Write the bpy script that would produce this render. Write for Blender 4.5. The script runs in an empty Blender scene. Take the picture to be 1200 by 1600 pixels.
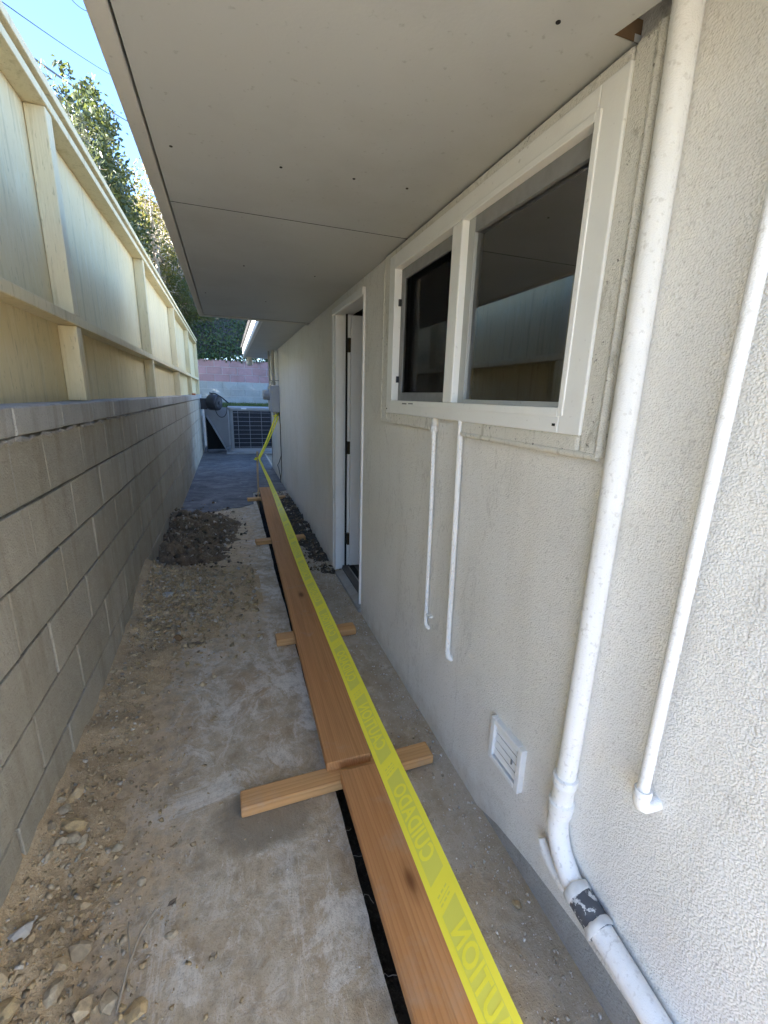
import bpy, bmesh, math, random
import numpy as np
from mathutils import Vector, Matrix, Quaternion
from mathutils import noise as mnoise

random.seed(7)
rng = np.random.default_rng(7)
S = bpy.context.scene
COL = S.collection
PI = math.pi

# ------------------------------------------------------------------ camera, sky, sun, exposure
EYE = 1.40
yaw, pit, rol = math.radians(19.72), math.radians(14.835), math.radians(1.699)
cy, sy, cp, sp = math.cos(yaw), math.sin(yaw), math.cos(pit), math.sin(pit)
F = Vector((sy * cp, cy * cp, -sp)); R0 = Vector((cy, -sy, 0)); U0 = R0.cross(F)
Rv = R0 * math.cos(rol) + U0 * math.sin(rol); Uv = -R0 * math.sin(rol) + U0 * math.cos(rol)
cam_d = bpy.data.cameras.new("camera")
cam = bpy.data.objects.new("camera", cam_d); COL.objects.link(cam)
cam.matrix_world = Matrix(((Rv.x, Uv.x, -F.x, 0.0), (Rv.y, Uv.y, -F.y, 0.0), (Rv.z, Uv.z, -F.z, EYE), (0, 0, 0, 1)))
cam_d.sensor_fit = 'VERTICAL'; cam_d.sensor_height = 24.0
cam_d.lens = 674.4 / 1600 * 24.0
cam_d.clip_start = 0.02; cam_d.clip_end = 2000
S.camera = cam

SUN_EL, SUN_AZ = math.radians(27.5), math.radians(-106)       # azimuth measured from +Y towards +X
wd = bpy.data.worlds.new("World"); S.world = wd; wd.use_nodes = True
wn = wd.node_tree.nodes; wl = wd.node_tree.links
sky = wn.new("ShaderNodeTexSky"); sky.sky_type = 'NISHITA'; sky.sun_disc = False
sky.sun_elevation = SUN_EL; sky.sun_rotation = SUN_AZ
sky.air_density = 0.8; sky.dust_density = 0.2; sky.ozone_density = 3.0
wl.new(sky.outputs[0], wn["Background"].inputs[0]); wn["Background"].inputs[1].default_value = 0.072
sl = bpy.data.lights.new("sun", 'SUN'); sl.energy = 5.0; sl.angle = math.radians(0.53); sl.color = (1.0, 0.95, 0.86)
so = bpy.data.objects.new("sun", sl); COL.objects.link(so)
sdir = Vector((math.sin(SUN_AZ) * math.cos(SUN_EL), math.cos(SUN_AZ) * math.cos(SUN_EL), math.sin(SUN_EL)))
so.rotation_euler = sdir.to_track_quat('Z', 'Y').to_euler(); so.location = (-8, -4, 12)
S.view_settings.view_transform = 'Standard'; S.view_settings.look = 'None'
S.view_settings.gamma = 1.0; S.view_settings.use_curve_mapping = False
S.view_settings.exposure = 3.58
S.view_settings.use_white_balance = True; S.view_settings.white_balance_temperature = 5900; S.view_settings.white_balance_tint = 13
S.cycles.max_bounces = 12; S.cycles.diffuse_bounces = 8; S.cycles.glossy_bounces = 4
S.cycles.transparent_max_bounces = 12; S.cycles.transmission_bounces = 6
S.cycles.use_denoising = True; S.cycles.caustics_reflective = False; S.cycles.caustics_refractive = False

# ------------------------------------------------------------------ node helper
class NT:
    def __init__(s, name):
        s.m = bpy.data.materials.new(name); s.m.use_nodes = True
        s.t = s.m.node_tree; s.t.nodes.clear()
        s.out = s.t.nodes.new("ShaderNodeOutputMaterial"); s._pos = None
    def put(s, sock, v):
        if v is None: return
        if isinstance(v, bpy.types.NodeSocket): s.t.links.new(v, sock)
        elif isinstance(v, (tuple, list)):
            if len(v) == 3 and sock.type == 'RGBA': v = (*v, 1)
            sock.default_value = v
        else:
            sock.default_value = (v, v, v, 1) if sock.type == 'RGBA' else ((v, v, v) if sock.type == 'VECTOR' else v)
    def n(s, typ, ins=None, **kw):
        nd = s.t.nodes.new("ShaderNode" + typ)
        for k, v in kw.items(): setattr(nd, k, v)
        for k, v in (ins or {}).items(): s.put(nd.inputs[k], v)
        return nd
    def obj(s): return s.n("TexCoord").outputs["Object"]
    def pos(s):
        if s._pos is None: s._pos = s.n("NewGeometry").outputs["Position"]
        return s._pos
    def rand(s): return s.n("ObjectInfo").outputs["Random"]
    def island(s): return s.n("NewGeometry").outputs["Random Per Island"]
    def map(s, vec, scale=(1, 1, 1), loc=(0, 0, 0), rot=(0, 0, 0)):
        return s.n("Mapping", {"Vector": vec, "Scale": scale, "Location": loc, "Rotation": rot}).outputs[0]
    def noise(s, vec, scale, detail=4, rough=.55, dist=0.0, col=False):
        nd = s.n("TexNoise", {"Vector": vec, "Scale": scale, "Detail": detail, "Roughness": rough, "Distortion": dist})
        return nd.outputs[1 if col else 0]
    def voro(s, vec, scale, feature='F1', out=0, rnd=1.0):
        return s.n("TexVoronoi", {"Vector": vec, "Scale": scale, "Randomness": rnd}, feature=feature).outputs[out]
    def ramp(s, fac, *stops, interp='LINEAR'):
        nd = s.n("ValToRGB", {"Fac": fac}); cr = nd.color_ramp; cr.interpolation = interp
        while len(cr.elements) < len(stops): cr.elements.new(.5)
        for e, (p, c) in zip(cr.elements, stops):
            e.position = p; e.color = (c, c, c, 1) if not isinstance(c, (tuple, list)) else (*c, 1)
        return nd.outputs[0]
    def mr(s, v, a, b, c=0.0, d=1.0):
        return s.n("MapRange", {0: v, 1: a, 2: b, 3: c, 4: d}).outputs[0]
    def math(s, op, a, b=None, c=None):
        nd = s.n("Math", {0: a}, operation=op)
        if b is not None: s.put(nd.inputs[1], b)
        if c is not None: s.put(nd.inputs[2], c)
        return nd.outputs[0]
    def mix(s, fac, a, b, mode='MIX'):
        nd = s.n("Mix", data_type='RGBA', blend_type=mode, clamp_factor=True)
        s.put(nd.inputs[0], fac); s.put(nd.inputs[6], a); s.put(nd.inputs[7], b)
        return nd.outputs[2]
    def sep(s, vec): return s.n("SeparateXYZ", {0: vec}).outputs
    def bump(s, h, strength=.5, dist=.01, normal=None):
        nd = s.n("Bump", {"Height": h, "Strength": strength, "Distance": dist})
        if normal is not None: s.put(nd.inputs["Normal"], normal)
        return nd.outputs[0]
    def bsdf(s, col, rough=.6, metal=0.0, normal=None, spec=.4, **kw):
        nd = s.n("BsdfPrincipled", {"Base Color": col, "Roughness": rough, "Metallic": metal, "Specular IOR Level": spec})
        if normal is not None: s.put(nd.inputs["Normal"], normal)
        for k, v in kw.items(): s.put(nd.inputs[k.replace('_', ' ')], v)
        s.t.links.new(nd.outputs[0], s.out.inputs[0]); return s.m

M = {}
# stucco: dashed cement skin under old cream-white paint
def stucco(name, base, warm, grain=1.0, bs=.5):
    t = NT(name); p = t.pos()
    big = t.noise(p, 1.3, 3); mid = t.noise(p, 6, 5)
    st = t.noise(t.map(p, (1, 3.5, .45)), 2.2, 5, .6)
    col = t.mix(t.ramp(big, (.35, 0), (.7, 1)), base, warm)
    col = t.mix(t.ramp(st, (.52, 0), (.75, .28)), col, (base[0] * .72, base[1] * .69, base[2] * .62))
    spk = t.noise(p, 95, 2)
    col = t.mix(t.ramp(spk, (.30, .45), (.42, 0)), col, (base[0] * .62, base[1] * .6, base[2] * .56))
    Zc = t.sep(p)[2]
    spl = t.math('ADD', t.mr(Zc, .34, .02, 0, .62), t.math('MULTIPLY', t.math('SUBTRACT', t.noise(p, 11, 6, .7), .5), .9))
    col = t.mix(t.ramp(spl, (.42, 0), (.85, .55)), col, (.40, .335, .25))
    mott = t.noise(p, 3.2, 6, .65, .5)
    col = t.mix(t.ramp(mott, (.50, 0), (.72, .35)), col, (base[0] * .80, base[1] * .785, base[2] * .75))
    cr = t.math('ABSOLUTE', t.math('SUBTRACT', t.noise(t.map(p, (1, 1.6, .5), (4, 1, 2)), 1.1, 7, .6, .2), .5))
    col = t.mix(t.ramp(cr, (.0, .30), (.0018, 0)), col, (.36, .33, .28))
    if name == "stucco_trim":
        gm = t.noise(t.map(p, (1, 1, .45)), 26, 7, .72, .5)
        col = t.mix(t.ramp(gm, (.55, 0), (.66, .6)), col, (.36, .33, .25))
        col = t.mix(t.ramp(t.noise(p, 70, 4, .7), (.64, 0), (.68, .8)), col, (.10, .09, .07))
    g1 = t.noise(t.map(p, (1, 1, .85)), 420 / grain, 3, .55, .1)
    g2 = t.math('SUBTRACT', 1.0, t.n('TexVoronoi', {'Vector': t.n('VectorMath', {0: p, 1: t.n('VectorMath', {0: t.noise(p, 90, 2, col=True), 1: (.006, .006, .006)}, operation='MULTIPLY').outputs[0]}, operation='ADD').outputs[0], 'Scale': 245 / grain, 'Smoothness': .55}, feature='SMOOTH_F1').outputs[0])
    g3 = t.noise(p, 9, 3)
    h = t.math('ADD', t.math('MULTIPLY', t.ramp(g2, (.25, 0), (.95, 1)), 1.0), t.math('MULTIPLY', g1, .5))
    h = t.math('ADD', h, t.math('MULTIPLY', g3, 1.1))
    M[name] = t.bsdf(col, .82, normal=t.bump(h, bs, .0030), spec=.25)
stucco("stucco", (.78, .765, .72), (.75, .72, .65))
stucco("stucco_trim", (.78, .765, .70), (.68, .65, .56), .8)
stucco("painted_pipe", (.84, .83, .80), (.80, .79, .745), .6, .22)

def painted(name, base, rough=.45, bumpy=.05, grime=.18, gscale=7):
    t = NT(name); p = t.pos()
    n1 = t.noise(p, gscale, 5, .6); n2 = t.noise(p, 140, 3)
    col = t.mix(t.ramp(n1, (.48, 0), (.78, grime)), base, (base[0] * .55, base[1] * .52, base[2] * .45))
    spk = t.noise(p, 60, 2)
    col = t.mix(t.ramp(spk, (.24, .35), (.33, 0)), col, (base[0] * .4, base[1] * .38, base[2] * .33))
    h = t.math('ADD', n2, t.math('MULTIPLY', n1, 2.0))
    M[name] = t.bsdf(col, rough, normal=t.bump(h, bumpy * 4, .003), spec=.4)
painted("window_white", (.84, .84, .80), .42, .03, .12)
painted("sash_grey", (.42, .43, .41), .42, .03, .12)
painted("door_white", (.74, .74, .74), .45, .02, .10)
painted("trim_white", (.78, .775, .75), .5, .05, .14)
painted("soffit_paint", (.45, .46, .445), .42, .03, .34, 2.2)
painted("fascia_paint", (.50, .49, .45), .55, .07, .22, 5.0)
painted("fascia_sunlit", (.80, .79, .77), .55, .07, .12, 5.0)  # paler copy of fascia_paint, sunlight put into the colour of the far eave
painted("grey_enclosure", (.36, .37, .385), .45, .03, .2)
painted("unit_grey", (.34, .345, .345), .5, .03, .25, 4)
painted("galvanised", (.40, .38, .335), .5, .04, .35, 12)
painted("grille_plastic", (.80, .80, .77), .5, .02, .16, 20)

def simple(name, col, rough=.6, metal=0., spec=.4):
    t = NT(name); n = t.noise(t.pos(), 30, 4)
    c = t.mix(t.ramp(n, (.4, 0), (.7, .35)), col, tuple(v * .6 for v in col))
    M[name] = t.bsdf(c, t.mr(n, 0, 1, rough * .85, min(1, rough * 1.15)), metal, normal=t.bump(n, .15, .002), spec=spec)
simple("black_plastic", (.022, .024, .030), .45)
simple("dark_coil", (.020, .021, .026), .6)
simple("wire_guard", (.30, .31, .33), .5)
simple("bronze", (.060, .045, .026), .45, .6)
simple("dark_gap", (.018, .017, .015), .9)  # near-black, stands for the shade inside gaps, holes and voids
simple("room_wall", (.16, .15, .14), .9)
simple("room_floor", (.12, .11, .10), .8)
simple("blue_plastic", (.10, .17, .36), .5)
t = NT("rubber"); p = t.pos(); n = t.noise(p, 42, 6, .7, .6)
M["rubber"] = t.bsdf(t.mix(t.ramp(n, (.57, 0), (.60, 1)), (.075, .08, .088), (.60, .60, .57)), .65, normal=t.bump(n, .4, .003))
simple("caulk", (.62, .61, .57), .8)
simple("gasket_grey", (.25, .25, .245), .6)
simple("roofing", (.16, .15, .145), .95)
simple("orange_clay", (.50, .17, .07), .85)
simple("cable_black", (.02, .02, .02), .55)
simple("lamp_white", (.66, .64, .58), .5)
simple("bare_plywood", (.16, .10, .05), .8)

# fence paint over wood
def fence_mat(name, base, streak):
    t = NT(name); p = t.pos()
    q = t.map(p, (9, 9, .55), (3.1, 0, 0))
    off = t.n("VectorMath", {0: q, 1: t.n("CombineXYZ", {0: t.math('MULTIPLY', t.rand(), 40.0), 1: t.math('MULTIPLY', t.rand(), 23.0)}).outputs[0]}, operation='ADD').outputs[0]
    g = t.noise(off, 2.4, 7, .62, .3)
    f = t.noise(t.map(p, (60, 60, 3.0)), 2.0, 4)
    big = t.noise(p, 2.2, 4)
    col = t.mix(t.ramp(big, (.4, 0), (.7, .55)), base, (base[0] * .93, base[1] * .90, base[2] * .80))
    col = t.mix(t.ramp(g, (.54, 0), (.68, .55)), col, streak)
    fl = t.noise(t.map(p, (30, 30, 5)), 3.2, 3, .6, .5)
    col = t.mix(t.ramp(fl, (.62, 0), (.68, .6)), col, (.38, .32, .20))
    bs = t.noise(t.map(p, (6, 5, 1.4)), 3.0, 6, .7, .8)
    col = t.mix(t.ramp(bs, (.52, 0), (.66, .45)), col, (.74, .66, .42))
    M[name] = t.bsdf(col, .9, normal=t.bump(t.math('ADD', g, f), .5, .004), spec=.06)
fence_mat("fence_paint", (.69, .595, .37), (.44, .36, .20))
fence_mat("fence_panel_paint", (.70, .585, .335), (.44, .36, .21))

# concrete block, a little different on each block
def block_mat(name, base, warm, rnd=.6, pores=1.0):
    t = NT(name); p = t.pos(); r = t.rand()
    big = t.noise(p, 2.0, 5, .6); fine = t.noise(p, 150, 3, .6); med = t.noise(p, 22, 5, .6)
    stain = t.noise(t.map(p, (1, 5.5, .6)), 1.6, 6, .65, .4)
    col = t.mix(t.ramp(big, (.35, 0), (.68, 1)), base, warm)
    col = t.mix(t.math('MULTIPLY', r, rnd), col, (base[0] * .70, base[1] * .68, base[2] * .63))
    col = t.mix(t.ramp(stain, (.50, 0), (.72, .6)), col, (base[0] * .50, base[1] * .45, base[2] * .37))
    wh = t.noise(t.map(p, (1, 9, .7)), 1.9, 5, .6, .6)
    col = t.mix(t.ramp(wh, (.66, 0), (.78, .6)), col, (.55, .54, .51))
    col = t.mix(t.ramp(fine, (.30, .55 * pores), (.44, 0)), col, (base[0] * .45, base[1] * .43, base[2] * .4))
    col = t.mix(t.ramp(med, (.5, 0), (.8, .25)), col, (base[0] * 1.35, base[1] * 1.34, base[2] * 1.3))
    h = t.math('ADD', t.math('MULTIPLY', fine, .8), med)
    M[name] = t.bsdf(col, .9, normal=t.bump(h, .9, .006), spec=.2)
block_mat("block_grey", (.46, .425, .345), (.38, .34, .255))
block_mat("cap_grey", (.47, .455, .41), (.40, .38, .32))
block_mat("block_pink", (.42, .27, .265), (.37, .24, .235), .5, .4)
block_mat("block_blue", (.42, .45, .44), (.36, .37, .31), .6, .8)
block_mat("mortar", (.21, .20, .175), (.16, .15, .125))
block_mat("mortar_pale", (.52, .50, .48), (.46, .45, .42), .1, .3)
block_mat("mortar_wet", (.36, .34, .30), (.30, .28, .24), .1, .3)
block_mat("foundation", (.44, .435, .42), (.40, .385, .35))

# stained concrete walk
t = NT("concrete"); p = t.pos(); X, Y, Z = t.sep(p)
n1 = t.noise(p, 1.7, 7, .62, .5); n2 = t.noise(t.map(p, (1, 1, 1), (5, 3, 0)), 3.6, 9, .74, .9); n3 = t.noise(p, 24, 6, .65); fine = t.noise(p, 210, 3, .6)
col = t.mix(t.ramp(n1, (.36, 0), (.62, 1)), (.50, .39, .25), (.51, .435, .315))
rust = t.noise(t.map(p, (1, .7, 1), (9, 2, 0)), 2.6, 6, .6, .6)
col = t.mix(t.ramp(rust, (.52, 0), (.70, .75)), col, (.40, .265, .14))
col = t.mix(t.ramp(n2, (.525, 0), (.60, .85)), col, (.74, .68, .57))
wear = t.noise(t.map(p, (1, .35, 1), (2, 8, 0)), 7, 9, .76, .8)
col = t.mix(t.ramp(wear, (.55, 0), (.62, .6)), col, (.76, .70, .59))
dk = t.noise(t.map(p, (1, 1, 1), (3, 11, 0)), 5.0, 6, .65)
col = t.mix(t.ramp(dk, (.55, 0), (.70, .6)), col, (.22, .17, .11))
crust = t.noise(t.map(p, (1, .8, 1), (7, 1, 0)), 13, 9, .78, .5)
col = t.mix(t.ramp(crust, (.50, 0), (.60, .6)), col, (.68, .62, .51))
col = t.mix(t.ramp(crust, (.36, .65), (.47, 0)), col, (.34, .245, .135))
dx_ = t.math('MULTIPLY', t.math('SUBTRACT', X, .04), 5.2); dy_ = t.math('MULTIPLY', t.math('SUBTRACT', Y, 1.22), 6.5)
rr = t.math('SQRT', t.math('ADD', t.math('MULTIPLY', dx_, dx_), t.math('MULTIPLY', dy_, dy_)))
damp = t.math('ADD', rr, t.math('MULTIPLY', t.math('SUBTRACT', n2, .5), 1.3))
col = t.mix(t.ramp(damp, (.62, .75), (.95, 0)), col, (.235, .195, .135))
col = t.mix(t.ramp(n3, (.30, .5), (.5, 0)), col, (.26, .22, .16))
col = t.mix(t.ramp(fine, (.33, .5), (.44, 0)), col, (.19, .17, .14))
hs = t.math('MULTIPLY', t.mr(X, .30, -.02, 0, .62), t.math('MULTIPLY', t.mr(Y, 2.0, 2.7, 0, 1), t.mr(Y, 6.0, 5.2, 0, 1)))
dirtm = t.math('ADD', t.math('MAXIMUM', t.mr(X, -.10, -.50, 0, .75), hs), t.math('MULTIPLY', t.math('SUBTRACT', n3, .5), 1.2))
dirtm = t.math('ADD', dirtm, t.math('MULTIPLY', t.math('SUBTRACT', n1, .5), 1.4))
col = t.mix(t.ramp(dirtm, (.22, 0), (.62, .9)), col, t.mix(t.ramp(n3, (.35, 0), (.6, 1)), (.42, .30, .16), (.60, .45, .27)))
rt = t.math('ADD', t.mr(X, .50, .60, 0, .5), t.math('SUBTRACT', n2, .5))
col = t.mix(t.ramp(rt, (.25, 0), (.6, .7)), col, (.42, .36, .27))
h = t.math('ADD', t.math('MULTIPLY', fine, .35), t.math('ADD', t.math('MULTIPLY', n3, 1.2), t.math('MULTIPLY', wear, .8)))
h = t.math("ADD", h, t.math("MULTIPLY", crust, 1.6))
M["concrete"] = t.bsdf(col, .85, normal=t.bump(h, .7, .007), spec=.25)

t = NT("asphalt"); p = t.pos()
n1 = t.noise(t.map(p, (1, 1.5, 1)), 3.0, 8, .7, .9); n2 = t.noise(p, 160, 3, .6); n3 = t.noise(t.map(p, (1.3, 2.0, 1), (4, 4, 0)), 5, 8, .7, 1.2)
col = t.mix(t.ramp(n1, (.40, 0), (.66, 1)), (.055, .052, .050), (.19, .18, .165))
col = t.mix(t.ramp(n3, (.55, 0), (.68, .7)), col, (.30, .285, .26))
col = t.mix(t.ramp(n2, (.3, .4), (.45, 0)), col, (.03, .03, .033))
M["asphalt"] = t.bsdf(col, .62, normal=t.bump(t.math('ADD', n2, n1), .4, .006), spec=.45)

def dirt_mat(name, a, b, c):
    t = NT(name); p = t.pos()
    n1 = t.noise(p, 9, 7, .65, .4); n2 = t.noise(p, 70, 5, .65); n3 = t.noise(p, 260, 3, .6)
    col = t.mix(t.ramp(n1, (.36, 0), (.64, 1)), a, b)
    col = t.mix(t.ramp(n2, (.52, 0), (.68, .75)), col, c)
    col = t.mix(t.ramp(n3, (.34, .55), (.46, 0)), col, tuple(v * .45 for v in a))
    M[name] = t.bsdf(col, .95, normal=t.bump(t.math('ADD', n2, t.math('MULTIPLY', n3, .5)), .8, .008), spec=.15)
dirt_mat("dirt_tan", (.43, .31, .17), (.55, .41, .235), (.62, .49, .31))
dirt_mat("dirt_dark", (.15, .104, .062), (.25, .18, .11), (.36, .27, .175))
dirt_mat("dirt_black", (.055, .046, .038), (.10, .083, .066), (.17, .15, .125))
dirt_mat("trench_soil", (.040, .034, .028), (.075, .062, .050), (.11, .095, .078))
dirt_mat("yard_soil", (.24, .20, .14), (.32, .28, .20), (.36, .32, .24))

def stone_mat(name, cols, per_island):
    t = NT(name); p = t.pos(); r = t.island() if per_island else t.rand()
    k = len(cols); col = t.ramp(r, *[(i / k, c) for i, c in enumerate(cols)], interp='CONSTANT')
    n = t.noise(p, 60, 5, .65); n2 = t.noise(p, 14, 4)
    col = t.mix(t.ramp(n, (.35, .5), (.6, 0)), col, (.16, .125, .08))
    col = t.mix(t.ramp(n2, (.5, 0), (.75, .4)), col, (.40, .33, .22))
    M[name] = t.bsdf(col, .9, normal=t.bump(n, .5, .004), spec=.2)
tans = [(.52, .385, .21), (.43, .315, .165), (.60, .46, .27), (.50, .405, .26), (.54, .39, .19), (.39, .295, .175)]
stone_mat("stone", tans + [(.46, .37, .24)], False)
stone_mat("pebble", tans * 3 + [(.46, .41, .32), (.50, .44, .34), (.62, .55, .43)], True)
stone_mat("clod", [(.08, .058, .036), (.13, .092, .056), (.22, .16, .10), (.10, .072, .045), (.36, .27, .17), (.20, .145, .09), (.30, .22, .14), (.56, .49, .39)], True)
stone_mat("chip_grey", [(.58, .50, .38), (.62, .56, .46), (.70, .66, .58), (.48, .41, .31), (.76, .73, .68), (.85, .83, .79)], True)
simple("slate_blue", (.46, .42, .35), .8)
simple("rust_stone", (.27, .155, .065), .9)

# sawn lumber: growth rings around a far-off pith, so faces show long grain and cathedrals
def lumber(name, light, dark, axis, scale=1.0, knots=True):
    t = NT(name); o = t.obj(); r = t.rand()
    off = t.n("CombineXYZ", {0: t.math('MULTIPLY', r, 3.1), 1: t.math('MULTIPLY', r, 7.7), 2: t.math('MULTIPLY', r, 5.3)}).outputs[0]
    v = t.n("VectorMath", {0: o, 1: off}, operation='ADD').outputs[0]
    sc = [1, 1, 1]; sc[axis] = .035
    w = t.noise(t.map(v, tuple(4 * a for a in sc)), 1.0, 3, .5)
    cross = 0 if axis == 1 else 1
    xs = t.sep(v)[cross]
    wob = t.math('ADD', t.math('MULTIPLY', xs, 1.0), t.math('MULTIPLY', w, .16))
    ring = t.math('FRACT', t.math('MULTIPLY', wob, 95 * scale))
    ring = t.ramp(ring, (0, 0), (.62, .30), (.86, 1), (1.0, .1))
    streak = t.noise(t.map(v, tuple(60 * a for a in sc)), 1.0, 5, .6)
    big = t.noise(t.map(v, tuple(9 * (a if a == 1 else .12) for a in sc)), 1.0, 4)
    col = t.mix(t.math('MULTIPLY', ring, .55), light, dark)
    col = t.mix(t.ramp(streak, (.45, 0), (.75, .5)), col, tuple(c * .72 for c in dark))
    col = t.mix(t.ramp(big, (.42, 0), (.72, .45)), col, (light[0] * .92, light[1] * .78, light[2] * .66))
    if knots:
        ks = [1, 1, 1]; ks[axis] = .42
        kv = t.voro(t.map(v, tuple(4.2 * a for a in ks)), 1.0)
        col = t.mix(t.ramp(kv, (.045, .9), (.085, .25), (.14, 0)), col, (dark[0] * .40, dark[1] * .34, dark[2] * .3))
    dust = t.noise(t.pos(), 5, 6, .65)
    col = t.mix(t.ramp(dust, (.56, 0), (.75, .45)), col, (.42, .36, .28))
    M[name] = t.bsdf(col, .72, normal=t.bump(t.math('ADD', ring, streak), .22, .002), spec=.3)
lumber("plank_wood", (.55, .28, .108), (.36, .155, .05), 1)
lumber("block_wood", (.64, .37, .15), (.42, .20, .065), 0, .8)
lumber("stake_wood", (.55, .42, .27), (.42, .29, .16), 2, 1.0, False)

def tape_mat(name, col):
    t = NT(name); n = t.noise(t.pos(), 40, 3)
    pr = t.n("BsdfPrincipled", {"Base Color": col, "Roughness": .38, "Specular IOR Level": .4, "Normal": t.bump(n, .08, .004)})
    tr = t.n("BsdfTranslucent", {"Color": col})
    mx = t.n("MixShader", {0: .25, 1: pr.outputs[0], 2: tr.outputs[0]})
    t.t.links.new(mx.outputs[0], t.out.inputs[0]); M[name] = t.m
tape_mat("tape_yellow", (.97, .90, .07)); tape_mat("tape_print", (.80, .78, .12))

def glass_mat(name, ior, tint):
    t = NT(name)
    fr = t.n("Fresnel", {"IOR": ior}).outputs[0]
    gl = t.n("BsdfGlossy", {"Color": (1, 1, 1, 1), "Roughness": .004}); tr = t.n("BsdfTransparent", {"Color": tint})
    mx = t.n("MixShader", {0: fr, 1: tr.outputs[0], 2: gl.outputs[0]})
    t.t.links.new(mx.outputs[0], t.out.inputs[0]); M[name] = t.m
glass_mat("glass", 2.7, (.86, .88, .87)); glass_mat("meter_glass", 1.5, (.8, .82, .82))
t = NT("insect_screen")
df = t.n("BsdfDiffuse", {"Color": (.02, .02, .02, 1)}); tr = t.n("BsdfTransparent", {"Color": (.9, .9, .9)})
gl = t.n("BsdfGlossy", {"Color": (.5, .5, .5, 1), "Roughness": .004})
m1 = t.n("MixShader", {0: .33, 1: tr.outputs[0], 2: df.outputs[0]})
t.t.links.new(m1.outputs[0], t.out.inputs[0]); M["insect_screen"] = t.m

def leaf_mat(name, cols, trans=.45, rough=.45):
    t = NT(name); r = t.island(); k = len(cols)
    col = t.ramp(r, *[(i / max(1, k - 1), c) for i, c in enumerate(cols)])
    pr = t.n("BsdfPrincipled", {"Base Color": col, "Roughness": rough, "Specular IOR Level": .45})
    tr = t.n("BsdfTranslucent", {"Color": t.mix(.35, col, (.30, .33, .05))})
    mx = t.n("MixShader", {0: trans, 1: pr.outputs[0], 2: tr.outputs[0]})
    t.t.links.new(mx.outputs[0], t.out.inputs[0]); M[name] = t.m
leaf_mat("leaf_pale", [(.05, .06, .03), (.08, .09, .05), (.15, .14, .10), (.06, .07, .03)], .3)
leaf_mat("leaf_green", [(.03, .045, .014), (.05, .068, .022), (.07, .085, .03), (.11, .11, .035)], .3)
leaf_mat("leaf_blue", [(.035, .045, .042), (.05, .06, .058), (.07, .078, .075)])
leaf_mat("leaf_yellow", [(.11, .10, .02), (.16, .13, .022), (.21, .15, .025), (.075, .085, .02)])
leaf_mat("leaf_droop", [(.03, .045, .012), (.05, .065, .016), (.085, .085, .02)])
leaf_mat("leaf_ivy", [(.022, .048, .012), (.036, .07, .018), (.055, .09, .025), (.09, .12, .035)], .12, .6)
leaf_mat("grass_blade", [(.07, .12, .03), (.10, .15, .04), (.13, .16, .06)], .3)
simple("bark", (.16, .125, .09), .95); simple("bark_pale", (.36, .31, .23), .95); simple("wire_dark", (.03, .03, .035), .6)

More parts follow.
